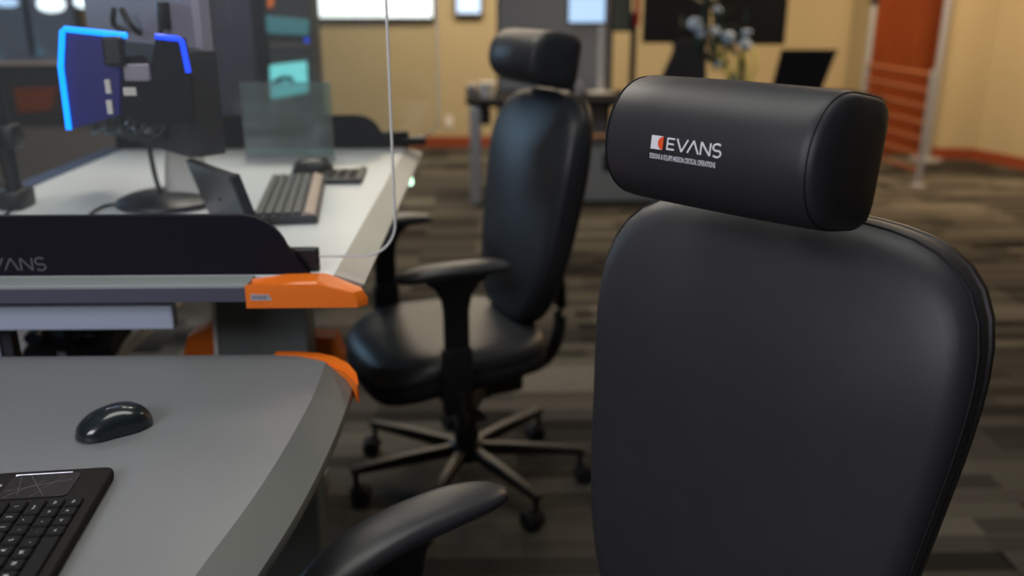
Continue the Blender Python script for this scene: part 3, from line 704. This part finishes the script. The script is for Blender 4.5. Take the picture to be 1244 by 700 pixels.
# mouse + small dark device
mq = at(381, 212, z=WZ)
t = thing('computer_mouse', 'black mouse on the white desk behind the laptop keyboard', 'mouse', (mq.x, mq.y, WZ), .1)
rings = []
for i in range(17):
    q = i/16; e = max(0, 1-abs(2*q-1)**2.4)**.5
    rings.append([(-.055+.11*q, (.003+.034*e)*sgp(math.cos(2*PI*j/18), .8), .001+max(0, math.sin(2*PI*j/18))**.7*(.004+.038*e)) for j in range(18)])
obj('mouse_body', loft(rings), 'plastic', t, smooth=60)
bm = bmesh.new(); lathe(bm, [(.004, -.004), (.009, -.004), (.009, .004), (.004, .004)], (.03, 0, .034), 14, Matrix.Rotation(PI/2, 4, 'X')); obj('scroll_wheel', bm, 'rubber', t)
mq = at(418, 216, z=WZ)
t = thing('key_pad', 'small dark handset lying flat beside the mouse on the white desk', 'handset', (mq.x, mq.y, WZ), .05)
obj('case', B((0, 0, .007), (.10, .17, .014), .004), 'plastic', t)
for i in range(3):
    for j in range(4): obj('button', B((-.026+i*.026, -.06+j*.026, .0155), (.018, .018, .004), .001), 'kb', t)
obj('display_window', B((0, .055, .0145), (.07, .035, .002)), 'silver', t)

# big monitor seen from behind
pn = at(272, 186, Y=1.74); pf = at(137, 150, Y=2.16)
mdir = Vector((pf.x-pn.x, pf.y-pn.y, 0)); mw = mdir.length; mdir.normalize(); mn = Vector((mdir.y, -mdir.x, 0)); mn = mn if mn.y < 0 else -mn
mc = (pn+pf)/2; mzb = (pn.z+pf.z)/2; mh = .37
ang = math.atan2(mdir.y, mdir.x)+PI
t = thing('monitor', 'large flat monitor seen from behind on the white desk, lower half dark', 'monitor', (mc.x, mc.y, WZ), ang)
# local: x along width (towards the near-right end), -y towards the camera side (its back)
zb_ = mzb-WZ
obj('back_cover', loft([[(x, y_, z) for x, z in rrect(-mw/2*s_, mw/2*s_, zb_+.02, zb_+mh, .01, 3)] for y_, s_ in ((-.0, 1), (-.02, 1), (-.03, .97))]), 'mauve', t, smooth=30)
obj('screen', span(-mw/2+.008, mw/2-.008, .0045, .006, zb_+.03, zb_+mh-.008), 'screen_off', t)
obj('lower_cover', loft([[(x, y_, z) for x, z in rrect(-mw/2*s_, mw/2*s_, zb_-.004, zb_+.195, .01, 3)] for y_, s_ in ((.004, 1.004), (-.045, 1.004), (-.06, .97))]), 'charcoal', t, smooth=30)
for x_ in (-mw*.36, mw*.40): 
    bm = bmesh.new(); lathe(bm, [(.007, 0), (.007, .003)], (x_, -.030, zb_+mh-.035), 12, Matrix.Rotation(PI/2, 4, 'X')); obj('screw', bm, 'rubber', t)
obj('mount_plate', B((0, -.066, zb_+.11), (.11, .012, .10), .004), 'plastic', t)
obj('sticker', B((-.17, -.062, zb_+.075), (.035, .002, .026)), 'paper', t)
for i in range(5): obj('connector', B((-.05+i*.045, -.064, zb_+.03), (.026, .012, .012), .002), 'silver' if i % 2 else 'plastic', t)
bm = bmesh.new()
for i in range(6): tube(bm, [(-.03+i*.012, -.0305, zb_+mh-.045), (-.03+i*.012+.004, -.0305, zb_+mh-.033)], .0012, 4)
tube(bm, [(-.035+i*.008, -.0305, zb_+mh-.055-.004*math.sin(i*PI/10)) for i in range(11)], .0008, 4)
obj('emblem', bm, 'silver', t)
for sg in (-1, 1):
    bm = bmesh.new(); tube(bm, catmull([(sg*.03, -.035, zb_+.215), (sg*.045, -.055, zb_+.23), (sg*.02, -.06, zb_+.26)]), .006, 8); obj('cable_hook', bm, 'plastic', t, smooth=50)
bm = bmesh.new(); tube(bm, catmull([(mw*.30, -.034, zb_+.24), (mw*.30, -.05, zb_+.22), (mw*.31, -.055, zb_+.10), (mw*.30, -.06, zb_+.02)]), .006, 8); box(bm, (mw*.30, -.04, zb_+.25), (.022, .02, .05), .004)
obj('side_cable', bm, 'cable', t, smooth=50)
for k_ in range(4):
    bm = bmesh.new(); x_ = -.18+k_*.08; tube(bm, catmull([(x_, -.062, zb_+.06), (x_+.03, -.09, zb_-.0+.01*k_), (x_+.09, -.08, zb_+.02), (x_+.13, -.064, zb_+.05)]), .0035, 6); obj('cable', bm, 'cable', t, smooth=50)
# stand
bp_ = at(207, 247, z=WZ)
t = thing('monitor_stand', 'round black monitor stand base with a curved silver neck on the white desk', 'stand', (bp_.x, bp_.y, WZ))
bm = bmesh.new(); lathe(bm, [(.10, 0), (.11, .004), (.108, .012), (.09, .02), (.03, .026)]); obj('base', bm, 'plastic', t, smooth=50)
bm = loft([[(x*wd_+xx, y*.018+yy, z) for x, y in rrect(-1, 1, -1, 1, .5, 4)] for xx, yy, z, wd_ in ((.04, .01, .015, .050), (.036, .02, .05, .046), (.028, .04, .09, .040), (.03, .06, .13, .040), (.032, .09, .19, .045))])
obj('neck', bm, 'neck', t, smooth=50)
bm = bmesh.new(); tube(bm, catmull([(-.01, -.0, .20), (-.025, -.01, .14), (-.022, -.012, .07), (-.01, -.02, .02)]), .005, 8); obj('cable', bm, 'cable', t, smooth=50)
bm = bmesh.new(); c0 = at(168, 245, z=WZ+.006); tube(bm, catmull([c0, at(150, 247, z=WZ+.008), at(125, 251, z=WZ+.004), at(108, 262, z=WZ+.004), at(100, 275, z=WZ+.004)]), .0035, 8)
tag(obj('power_cable', bm, 'cable', smooth=50), 'thin black cable curling across the white desk left of the monitor stand base', 'cable')

# LED edged display
LY = 1.62
def lp(x, y): v = at(x, y, Y=LY); return (v.x, v.z)
out_ = [lp(*p) for p in ((78, 36), (155, 43), (222, 46), (232, 92), (226, 128), (150, 142), (86, 158), (76, 82))]
lt = thing('led_display', 'dark indigo display edged with a glowing blue light strip, hanging over the white desk', 'display', (out_[0][0]+.12, LY, WZ))
obj('display_body', loc_(prism([lp(*p) for p in ((78, 36), (148, 43), (146, 140), (86, 158), (76, 82))], LY, LY+.02, 'y', .003), lt), 'indigo', lt)
obj('display_side', loc_(prism([lp(*p) for p in ((188, 46), (222, 46), (232, 92), (236, 150), (170, 150), (146, 142), (147, 70), (170, 66), (182, 84))], LY+.001, LY+.02, 'y', .003), lt), 'panel_dark', lt)
obj('sticker', loc_(B((at(158, 111, Y=LY).x, LY-.001, at(158, 111, Y=LY).z), (.022, .002, .014)), lt), 'paper', lt)
obj('grey_module', loc_(B((at(168, 88, Y=LY).x, LY-.004, at(168, 88, Y=LY).z), (.045, .012, .03), .004), lt), 'mauve', lt)
bm = bmesh.new(); tube(bm, [(x, LY-.004, z) for x, z in (lp(155, 43), lp(80, 35), lp(77, 38), lp(75, 81), lp(85, 157))], .0052, 8); obj('light_strip', loc_(bm, lt), 'led', lt, smooth=40)
bm = bmesh.new(); tube(bm, [(x, LY-.004, z) for x, z in (lp(190, 44), lp(218, 47), lp(222, 50), lp(230, 88))], .0050, 8); obj('light_strip', loc_(bm, lt), 'led_dim', lt, smooth=40)
bb_ = at(140, 185, Y=LY+.03)
jb = at(200, 118, Y=LY)
bm = bmesh.new(); tube(bm, [(jb.x, LY+.015, jb.z), (jb.x-.01, LY+.12, jb.z), (mc.x+.06, mc.y-.12, jb.z-.01)], .014, 10); obj('stand_arm', loc_(bm, lt), 'plastic', lt, smooth=40)
obj('joint', loc_(B((at(142, 62, Y=LY).x, LY-.012, at(142, 62, Y=LY).z), (.035, .02, .05), .006), lt), 'plastic', lt)
for x, y in ((132, 105), (134, 130)): obj('white_tab', loc_(B((at(x, y, Y=LY).x, LY-.002, at(x, y, Y=LY).z), (.010, .004, .024), .001), lt), 'paper', lt)

# left: monitor arm pole clamped on the white desk
pb = at(22, 252, z=WZ); tp_ = at(0, 92, Y=pb.y)
t = thing('clamped_post', 'black screen support post clamped at the left edge of the picture', 'monitor arm', (pb.x, pb.y, WZ))
dzp = tp_.z-WZ
bm = bmesh.new(); box(bm, (0, 0, .02), (.05, .07, .04), .006); obj('clamp', bm, 'plastic', t, smooth=30)
bm = bmesh.new(); tube(bm, [(0, 0, .03), (-.012, 0, dzp+.02)], .0165, 14); obj('post', bm, 'plastic', t, smooth=50)
bm = bmesh.new(); box(bm, (.012, 0, dzp*.55), (.03, .05, .05), .006); obj('collar', bm, 'plastic', t, smooth=30)
bm = bmesh.new(); tube(bm, catmull([(-.012, 0, dzp-.01), (-.10, .03, dzp+.02), (-.25, .06, dzp+.0)]), .018, 12, .7); obj('arm', bm, 'plastic', t, smooth=50)
bm = bmesh.new(); tube(bm, catmull([at(-15, 200, z=WZ+.05), at(3, 222, z=WZ+.03), at(14, 240, z=WZ+.004), at(8, 260, z=WZ+.004), at(-10, 268, z=WZ+.004)]), .004, 8)
tag(obj('power_cable', bm, 'cable', smooth=50), 'black cable looping at the far left beside the black monitor arm post', 'cable')

# phone + white box on the lower shelf
pp_ = at(98, 425, z=.62)
t = thing('desk_phone', 'black desk telephone with a white symbol on the shelf under the white desk', 'telephone', (pp_.x, pp_.y, .62), .1)
bm = prism([(-.09, 0), (.09, 0), (.09, .07), (-.09, .035)], -.10, .10, 'x', .005); obj('phone_body', bm, 'kb', t)
bm = bmesh.new(); tube(bm, [(-.07, -.09, .065), (-.07, -.06, .075), (-.07, .05, .095), (-.07, .08, .09)], [.02, .016, .016, .021], 12); obj('handset', bm, 'gloss', t, smooth=50)
for i in range(4):
    for j in range(3): obj('button', B((-.01+j*.028, -.06+i*.028, .052+.0055*i), (.02, .018, .012), .002), 'key', t)
bm = text_mesh(')))', .02, lambda x, y, h: Vector((-.02+x, -.092+0*h, .018+y))); obj('symbol', bm, 'white_print', t)
bx = at(40, 425, z=.62)
t = thing('carton', 'small pale folded carton on the shelf next to the black telephone', 'box', (bx.x-.04, bx.y+.0, .62), .3)
obj('carton_body', prism([(-.05, 0), (.04, 0), (.055, .10), (.0, .145), (-.05, .12)], -.04, .04, 'y', .003), 'pale', t)
obj('tape_line', B((0, -.042, .075), (.10, .002, .004)), 'charcoal', t)

# ================================================================== MIDDLE DISTANCE: dark equipment cabinet
cy_ = 4.2; cx0, cx1 = at(243, 60, Y=cy_).x, at(380, 60, Y=cy_).x
t = thing('equipment_cabinet', 'tall dark equipment cabinet with a small lit cyan screen behind the white desk', 'cabinet', ((cx0+cx1)/2, cy_+.11, 0))
obj('cabinet_body', loc_(span(cx0, cx1, cy_, cy_+.22, 0, 2.0, .01), t), 'charcoal', t)
obj('door', loc_(span(cx0+.01, at(311, 60, Y=cy_).x, cy_-.02, cy_, .05, 1.97, .006), t), 'navy', t)
obj('frame_strip', loc_(span(at(312, 60, Y=cy_).x, at(327, 60, Y=cy_).x, cy_-.025, cy_, .05, 1.97, .004), t), 'panel_dark', t)
def cp(x, y): v = at(x, y, Y=cy_); return (v.x, v.z)
sc_ = obj('status_screen', loc_(prism([cp(329, 79), cp(373, 74), cp(375, 112), cp(331, 120)], cy_-.03, cy_, 'y', .003), t), 'scr_cyan', t); sc_['label'] = 'small lit cyan screen'
bm = bmesh.new(); tube(bm, [(*cp(334, 100)[:1], cy_-.033, cp(334, 100)[1]), (cp(345, 94)[0], cy_-.033, cp(345, 94)[1]), (cp(354, 94)[0], cy_-.033, cp(354, 94)[1]), (cp(358, 99)[0], cy_-.033, cp(358, 99)[1])], .010, 8); obj('screen_graphic', loc_(bm, t), 'panel_dark', sc_)
obj('teal_reflection', loc_(prism([cp(314, 18), cp(376, 24), cp(376, 43), cp(314, 40)], cy_-.02, cy_, 'y', .003), t), 'refl_teal', t)  # teal reflection on the cabinet, put in as a faintly glowing strip
obj('orange_label', loc_(prism([cp(326, -8), cp(335, -8), cp(332, 9), cp(326, 9)], cy_-.015, cy_, 'y'), t), 'orange', t)
obj('shelf_line', loc_(span(at(329, 60, Y=cy_).x, cx1-.01, cy_-.01, cy_, cp(350, 55)[1]-.004, cp(350, 55)[1]+.004), t), 'taupe', t)
bm = bmesh.new(); a_ = cp(373, 49); lathe(bm, [(.008, 0), (.008, .006)], (a_[0], cy_, a_[1]), 12, Matrix.Rotation(PI/2, 4, 'X')); obj('indicator_light', loc_(bm, t), 'led_dim', t)

# left background console
ky = 4.5; kx0, kx1 = at(-60, 120, Y=ky).x, at(236, 120, Y=ky).x
def kp(x, y): v = at(x, y, Y=ky); return (v.x, v.z)
t = thing('control_console', 'low taupe console with a dark upper band behind the white desk on the left', 'console', ((kx0+kx1)/2, ky+.4, 0))
obj('console_body', loc_(span(kx0, kx1, ky, ky+.8, 0, kp(50, 150)[1], .01), t), 'taupe', t)
obj('upper_band', loc_(span(kx0, kx1, ky-.02, ky+.8, kp(50, 150)[1], kp(50, 80)[1], .008), t), 'charcoal', t)
obj('top_trim', loc_(span(kx0, kp(97, 78)[0], ky-.03, ky+.02, kp(50, 79)[1], kp(50, 75)[1], .003), t), 'tan_plastic', t)
obj('wood_insert', loc_(prism([kp(19, 106), kp(74, 105), kp(66, 133), kp(26, 137)], ky-.03, ky-.018, 'y'), t), 'wood', t)
# screens on the console's back side / left wall
sy = 6.2
def sp(x, y): v = at(x, y, Y=sy); return (v.x, v.z)
for k_, (x0, x1, y0, y1, m_, lb) in enumerate(((-130, 20, -60, 74, 'picture', 'large wall screen with a blue-grey picture at the upper left edge'), (42, 82, -60, 74, 'picture', 'tall dark-framed wall screen with a pale blue figure at the upper left'))):
    a, b = sp(x0, y1), sp(x1, y0)
    t = thing('display_screen', lb, 'screen', ((a[0]+b[0])/2, sy, 0))
    obj('housing', loc_(span(a[0], b[0], sy, sy+.08, a[1]-.03, b[1], .008), t), 'charcoal', t)
    obj('screen', loc_(span(a[0]+.02, b[0]-.02, sy-.004, sy, a[1], b[1]-.02), t), m_, t)
    obj('stand', loc_(span((a[0]+b[0])/2-.05, (a[0]+b[0])/2+.05, sy+.02, sy+.08, 0, a[1]-.02, .006), t), 'steel_black', t)
    obj('stand_foot', loc_(span((a[0]+b[0])/2-.1, (a[0]+b[0])/2+.1, sy-.2, sy+.3, 0, .03, .006), t), 'steel_black', t)
t = thing('storage_cabinet', 'dark tall storage cabinet between the wall screens and the big monitor', 'cabinet', (sp(160, 0)[0], sy+.5, 0))
obj('cabinet_body', loc_(span(sp(92, 0)[0], sp(245, 0)[0], sy+.35, sy+.8, 0, 2.1, .01), t), 'taupe', t)
obj('door', loc_(span(sp(92, 0)[0], sp(165, 0)[0], sy+.33, sy+.35, .08, 2.06, .006), t), 'charcoal', t)
obj('door', loc_(span(sp(168, 0)[0], sp(243, 0)[0], sy+.33, sy+.35, .08, 2.06, .006), t), 'charcoal', t)
for k_, (x, y, rx, ry, em, lb) in enumerate(((62, 5, 17, 9, 'scr_white', 'bright white round lamp glowing at the top edge above the blue light strip'), (101, 2, 11, 7, 'scr_white', 'bright pale cyan lamp at the top edge nearest the big monitor'), (8, 3, 14, 5, 'scr_blue', 'small pale blue lamp at the top left corner'))):
    v = at(x, y, Y=5.9); bm = bmesh.new(); k1 = 5.9/1100
    lathe(bm, [(.3, -1), (.8, -.7), (1, 0), (.8, .7), (.3, 1)], (0, 0, 0), 20, Matrix.Diagonal((rx*k1, .03, ry*k1, 1)))
    t = thing('globe_lamp', lb, 'lamp', (v.x, v.y, 2.9)); bm.transform(Matrix.Translation((0, 0, v.z-2.9)))
    obj('lamp_shade', bm, em, t, smooth=60)
    bm = bmesh.new(); tube(bm, [(0, 0, v.z-2.9+ry*k1*.9), (0, 0, 0)], .006, 8); obj('hanging_rod', bm, 'steel_black', t)

# ================================================================== FAR WALL ITEMS
def wall_tv(label, x0, x1, y0, y1, m_):
    a, b = at(x0, y1, Y=FARY-.06), at(x1, y0, Y=FARY-.06)
    t = thing('wall_television', label, 'television', ((a.x+b.x)/2, FARY-.06, a.z))
    obj('housing', loc_(span(a.x-.02, b.x+.02, FARY-.06, FARY-.001, a.z-.03, b.z+.02, .01), t), 'plastic', t)
    obj('screen', loc_(span(a.x, b.x, FARY-.066, FARY-.06, a.z, b.z), t), m_, t)
wall_tv('wide bright white television on the tan far wall', 381, 523, -66, 21, 'scr_white')
wall_tv('small bright television on the tan far wall, right of the wide one', 555, 583, -40, 16, 'scr_blue')
o_ = at(545, 148, Y=FARY-.01)
t = thing('wall_outlet', 'white wall outlet low on the tan far wall', 'outlet', (o_.x, FARY-.012, o_.z))
obj('plate', B((0, .006, 0), (.075, .01, .12), .003), 'paper', t)
for s in (-.025, .025): obj('socket', B((0, 0, s), (.035, .004, .03), .001), 'pale', t)

# ================================================================== FAR DESK
DY = 6.75; DZ = .75
def dp(x, y, Y=DY): return at(x, y, Y=Y)
x0 = dp(566, 112).x; x1 = dp(1062, 112).x
t = thing('long_desk', 'long black-topped desk across the far side of the room', 'desk', ((x0+x1)/2, DY, 0))
pts = rrect(x0, x1, DY-.38, DY+.38, .2, 8)
obj('desktop', loc_(prism(pts, DZ-.045, DZ, 'z', .01), t), mat('matt_black_top', (.01, .01, .012), .8, spec=.15), t)
lx = dp(579, 200, 6.5).x
obj('leg', loc_(span(lx-.045, lx+.035, 6.44, 6.54, 0, DZ-.05, .01), t), 'silver', t)
obj('leg_bracket', loc_(B((lx+.06, 6.5, DZ-.12), (.09, .09, .12), .02), t), 'plastic', t)
lx2 = x1-.15
obj('leg', loc_(span(lx2-.04, lx2+.04, 6.44, 6.54, 0, DZ-.05, .01), t), 'silver', t)
cbx0, cbx1 = dp(700, 210, 6.5).x, dp(830, 210, 6.5).x
cz1 = at(740, 180, Y=6.45).z
cb = obj('pedestal', loc_(span(cbx0, cbx1, 6.45, 7.0, .02, cz1, .008), t), mat('pedestal_grey', (.30, .31, .32), .5), t)
v = at(741, 196, Y=6.45); obj('pedestal_opening', loc_(span(v.x-.05, v.x+.05, 6.435, 6.45, v.z-.07, v.z+.06, .002), t), 'panel_dark', cb)
obj('pedestal_base', loc_(span(cbx0-.02, cbx1+.02, 6.47, 6.98, 0, .03), t), 'steel_black', t)
# grey divider
gv0, gv1 = dp(606, 60, 7.15).x, dp(742, 60, 7.15).x
t = thing('desk_divider', 'tall grey divider screen standing behind the mid-room chair on the long desk', 'divider', ((gv0+gv1)/2, 7.17, 0))
obj('divider_panel', loc_(span(gv0, gv1, 7.15, 7.19, .4, 2.0, .008), t), 'divider', t)
obj('divider_frame', loc_(span(gv0-.015, gv0, 7.145, 7.195, 0, 2.02, .004), t), 'steel_black', t)
obj('divider_frame', loc_(span(gv1, gv1+.015, 7.145, 7.195, 0, 2.02, .004), t), 'steel_black', t)
def far_monitor(label, x0, x1, y0, y1, Y, m_, post=None, basec='plastic', front=True):
    a, b = at(x0, y1, Y=Y), at(x1, y0, Y=Y); cx_ = (a.x+b.x)/2 if post is None else at(post, 60, Y=Y).x
    t = thing('monitor', label, 'monitor', (cx_, Y, DZ))
    obj('housing', loc_(span(a.x-.015, b.x+.015, Y, Y+.04, a.z-.015, b.z+.015, .008), t), 'plastic', t)
    if m_: obj('screen', loc_(span(a.x, b.x, Y-.004, Y, a.z, b.z), t), m_, t)
    bm = bmesh.new(); tube(bm, [(cx_, Y+.05, DZ+.01), (cx_, Y+.05, a.z+.1)], .022, 12); box(bm, (cx_, Y+.045, a.z+.08), (.08, .02, .08)); obj('stand_post', loc_(bm, t), basec, t, smooth=40)
    bm = bmesh.new(); lathe(bm, [(.11, 0), (.11, .008), (.03, .016)], (cx_, Y+.05, DZ)); obj('stand_base', loc_(bm, t), basec, t, smooth=40)
    return t
far_monitor('monitor with a pale blue lit screen and white stand beside the grey divider', 691, 737, -60, 27, 6.85, 'scr_blue', post=732, basec='pale')
far_monitor('narrow monitor with a grey-green screen on a black post, left of the red strip', 744, 768, -60, 36, 6.85, 'sage', post=770)
far_monitor('large black monitor seen from behind on the long desk, left of the modelled reflections', 783, 866, -60, 50, 6.80, None, post=822)
far_monitor('large black monitor seen from behind at the right end of the long desk', 871, 961, -60, 52, 6.80, None, post=905)
v0, v1 = at(770, 32, Y=6.79), at(779, -40, Y=6.79)
t = thing('sign_strip', 'narrow red vertical strip between the grey-green and black monitors', 'sign', ((v0.x+v1.x)/2, 6.79, DZ))
obj('strip', loc_(span(v0.x, v1.x, 6.78, 6.795, v0.z, v1.z, .002), t), 'red', t)
obj('strip_post', loc_(span((v0.x+v1.x)/2-.006, (v0.x+v1.x)/2+.006, 6.784, 6.794, DZ, v0.z), t), 'steel_black', t)
# diagonal dark stand
t = thing('tablet_stand', 'dark slanted stand on the long desk below the black monitor', 'stand', (at(830, 100, Y=6.6).x, 6.6, DZ))
obj('slanted_plate', loc_(prism([(at(x, y, Y=6.6).x, max(DZ+.01, at(x, y, Y=6.6).z)) for x, y in ((800, 101), (824, 48), (858, 48), (858, 101))], 6.59, 6.62, 'y', .004), t), 'charcoal', t)
obj('foot', loc_(B((at(830, 100, Y=6.6).x, 6.62, DZ+.008), (.32, .16, .016), .004), t), 'charcoal', t)
# glossy coloured reflections, built as a bouquet of pale flowers with yellow-green stems
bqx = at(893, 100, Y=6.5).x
t = thing('reflection_bouquet', 'glossy reflections modelled as a vase of pale blue blooms and yellow-green stems in front of the black monitors', 'vase', (bqx, 6.5, DZ))
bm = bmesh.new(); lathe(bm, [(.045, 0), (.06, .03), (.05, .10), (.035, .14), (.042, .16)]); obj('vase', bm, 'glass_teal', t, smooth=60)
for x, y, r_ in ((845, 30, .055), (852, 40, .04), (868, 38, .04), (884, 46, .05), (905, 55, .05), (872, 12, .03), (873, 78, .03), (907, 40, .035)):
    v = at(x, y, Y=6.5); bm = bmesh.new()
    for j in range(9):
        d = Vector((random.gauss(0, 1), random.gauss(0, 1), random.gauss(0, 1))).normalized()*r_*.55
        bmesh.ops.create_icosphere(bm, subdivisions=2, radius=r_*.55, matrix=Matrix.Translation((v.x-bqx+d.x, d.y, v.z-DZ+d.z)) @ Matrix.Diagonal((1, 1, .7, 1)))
    obj('reflection_blob', bm, 'reflection_pale', t, smooth=60)
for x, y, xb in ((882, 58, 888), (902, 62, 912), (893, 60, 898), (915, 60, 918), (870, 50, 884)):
    v = at(x, y, Y=6.5); e_ = at(xb, 104, Y=6.5); bm = bmesh.new(); tube(bm, catmull([(v.x-bqx, 0, v.z-DZ), ((v.x+e_.x)/2-bqx+.005, 0, (v.z-DZ)*.6), ((e_.x-bqx)*.5, 0, .06)]), .022, 8, .4); obj('reflection_streak', bm, 'reflection_streak', t, smooth=50)
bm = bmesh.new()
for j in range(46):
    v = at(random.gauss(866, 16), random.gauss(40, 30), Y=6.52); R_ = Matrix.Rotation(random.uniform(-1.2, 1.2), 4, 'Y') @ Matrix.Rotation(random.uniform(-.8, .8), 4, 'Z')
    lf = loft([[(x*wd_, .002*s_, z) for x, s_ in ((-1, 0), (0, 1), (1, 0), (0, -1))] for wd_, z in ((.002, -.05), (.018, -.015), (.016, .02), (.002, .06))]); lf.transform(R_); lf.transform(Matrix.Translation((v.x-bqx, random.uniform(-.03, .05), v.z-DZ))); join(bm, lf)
lv = obj('reflection_foliage', bm, 'leaf', t); lv['kind'] = 'stuff'
# laptop at the right end of the long desk
a = at(935, 108, Y=6.45); b = at(1018, 60, Y=6.45)
t = thing('laptop', 'black laptop with its lid open at the right end of the long far desk', 'laptop', ((a.x+b.x)/2, 6.45, DZ))
w2 = (b.x-a.x)/2; hz = b.z-DZ
obj('laptop_lid', prism([(-w2-.0, .008), (w2-.10, .008), (w2-.0, hz), (-w2+.06, hz)], .0, .012, 'y', .003), 'plastic', t)
obj('laptop_screen', prism([(-w2+.03, .03), (w2-.12, .03), (w2-.03, hz-.02), (-w2+.085, hz-.02)], -.0015, .0, 'y'), 'screen_off', t)
obj('laptop_base', B((-.04, -.12, .008), (w2*1.8, .24, .016), .004), 'plastic', t)
bm = bmesh.new()
for i in range(12):
    for j in range(5): box(bm, (-.04-w2*.8+i*w2*.145, -.06-j*.022, .017), (w2*.12, .018, .003))
k2 = obj('keys', bm, 'key', t); k2['kind'] = 'stuff'
# small desk items, left end
v = at(592, 100, Y=6.55)
t = thing('paper_cup', 'cream paper cup on the rounded left end of the long desk', 'cup', (v.x, 6.6, DZ))
bm = bmesh.new(); lathe(bm, [(.045, 0), (.06, .10), (.062, .105), (.055, .104)], n=24); obj('cup', bm, 'paper', t, smooth=40)
bm = bmesh.new(); tube(bm, [(.063*math.cos(i*PI/12), .063*math.sin(i*PI/12), .104) for i in range(24)], .004, 6, closed=True); obj('rim', bm, 'pale', t, smooth=60)
v = at(699, 105, Y=6.6)
t = thing('desk_clock', 'small silver round item on the long desk just right of the mid-room chair headrest', 'clock', (v.x, 6.6, DZ))
bm = bmesh.new(); lathe(bm, [(.05, -.02), (.058, 0), (.05, .02)], (0, 0, .06), 24, Matrix.Rotation(PI/2, 4, 'X')); obj('case', bm, 'silver', t, smooth=50)
obj('foot', B((0, 0, .006), (.06, .05, .012), .003), 'silver', t)
v = at(573, 106, Y=6.6)
t = thing('desk_speaker', 'small grey round speaker at the very left end of the long desk', 'speaker', (v.x-.0, 6.72, DZ))
bm = bmesh.new(); lathe(bm, [(.035, 0), (.045, .02), (.045, .06), (.03, .08)]); obj('case', bm, mat('speaker_grey', (.2, .2, .22), .5), t, smooth=50)
bm = bmesh.new(); lathe(bm, [(.02, 0), (.026, .004), (.02, .008)], (0, 0, .078)); obj('top_ring', bm, 'silver', t, smooth=50)

# ================================================================== RAILING in front of the wooden door
ra = at(1062, 190, z=0); rb = at(1115, 226, z=0)
ra = Vector((at(1062, 8, Y=7.9).x, 7.9, 0)); rb.z = 0
t = thing('glass_railing', 'silver railing with horizontal slats in front of the wooden door', 'railing', tuple(rb))
for p, zt_ in ((ra, at(1062, 5, Y=7.9).z), (rb, at(1129, 85, Y=rb.y).z)):
    bm = bmesh.new(); tube(bm, [(p.x, p.y, .01), (p.x, p.y, zt_)], .024, 14); lathe(bm, [(.06, 0), (.06, .012), (.03, .016)], (p.x, p.y, 0)); po = obj('post', loc_(bm, t), 'silver', t, smooth=40)
    if p is ra:
        bm = bmesh.new(); lathe(bm, [(.035, 0), (.04, .02), (.035, .05)], (p.x, p.y, zt_)); obj('post_cap', loc_(bm, t), 'plastic', po, smooth=40)
zt_ = at(1129, 85, Y=rb.y).z
for i in range(7):
    z_ = .12 + i*(zt_-.16)/6
    bm = bmesh.new(); tube(bm, [(ra.x, ra.y, z_+.02), (rb.x, rb.y, z_)], .016, 8); obj('slat', loc_(bm, t), mat('slat_copper', (.30, .105, .05), .4, metal=.2) if i == 0 else bpy.data.materials['slat_copper'], t, smooth=50)
# tall thin rod right of the door
q = Vector((at(1139, 90, Y=8.2).x, 8.2, 0)); q2 = at(1152, 0, Y=8.2)
bm = bmesh.new(); tube(bm, [(q.x, 8.2, 0), (q.x+.01, 8.2, 2.6)], .035, 12); lathe(bm, [(.14, 0), (.14, .02), (.04, .03)], (q.x, 8.2, 0))
tag(obj('standing_pole', bm, 'silver', smooth=40), 'tall thin silver pole standing at the right edge of the wooden door', 'pole')
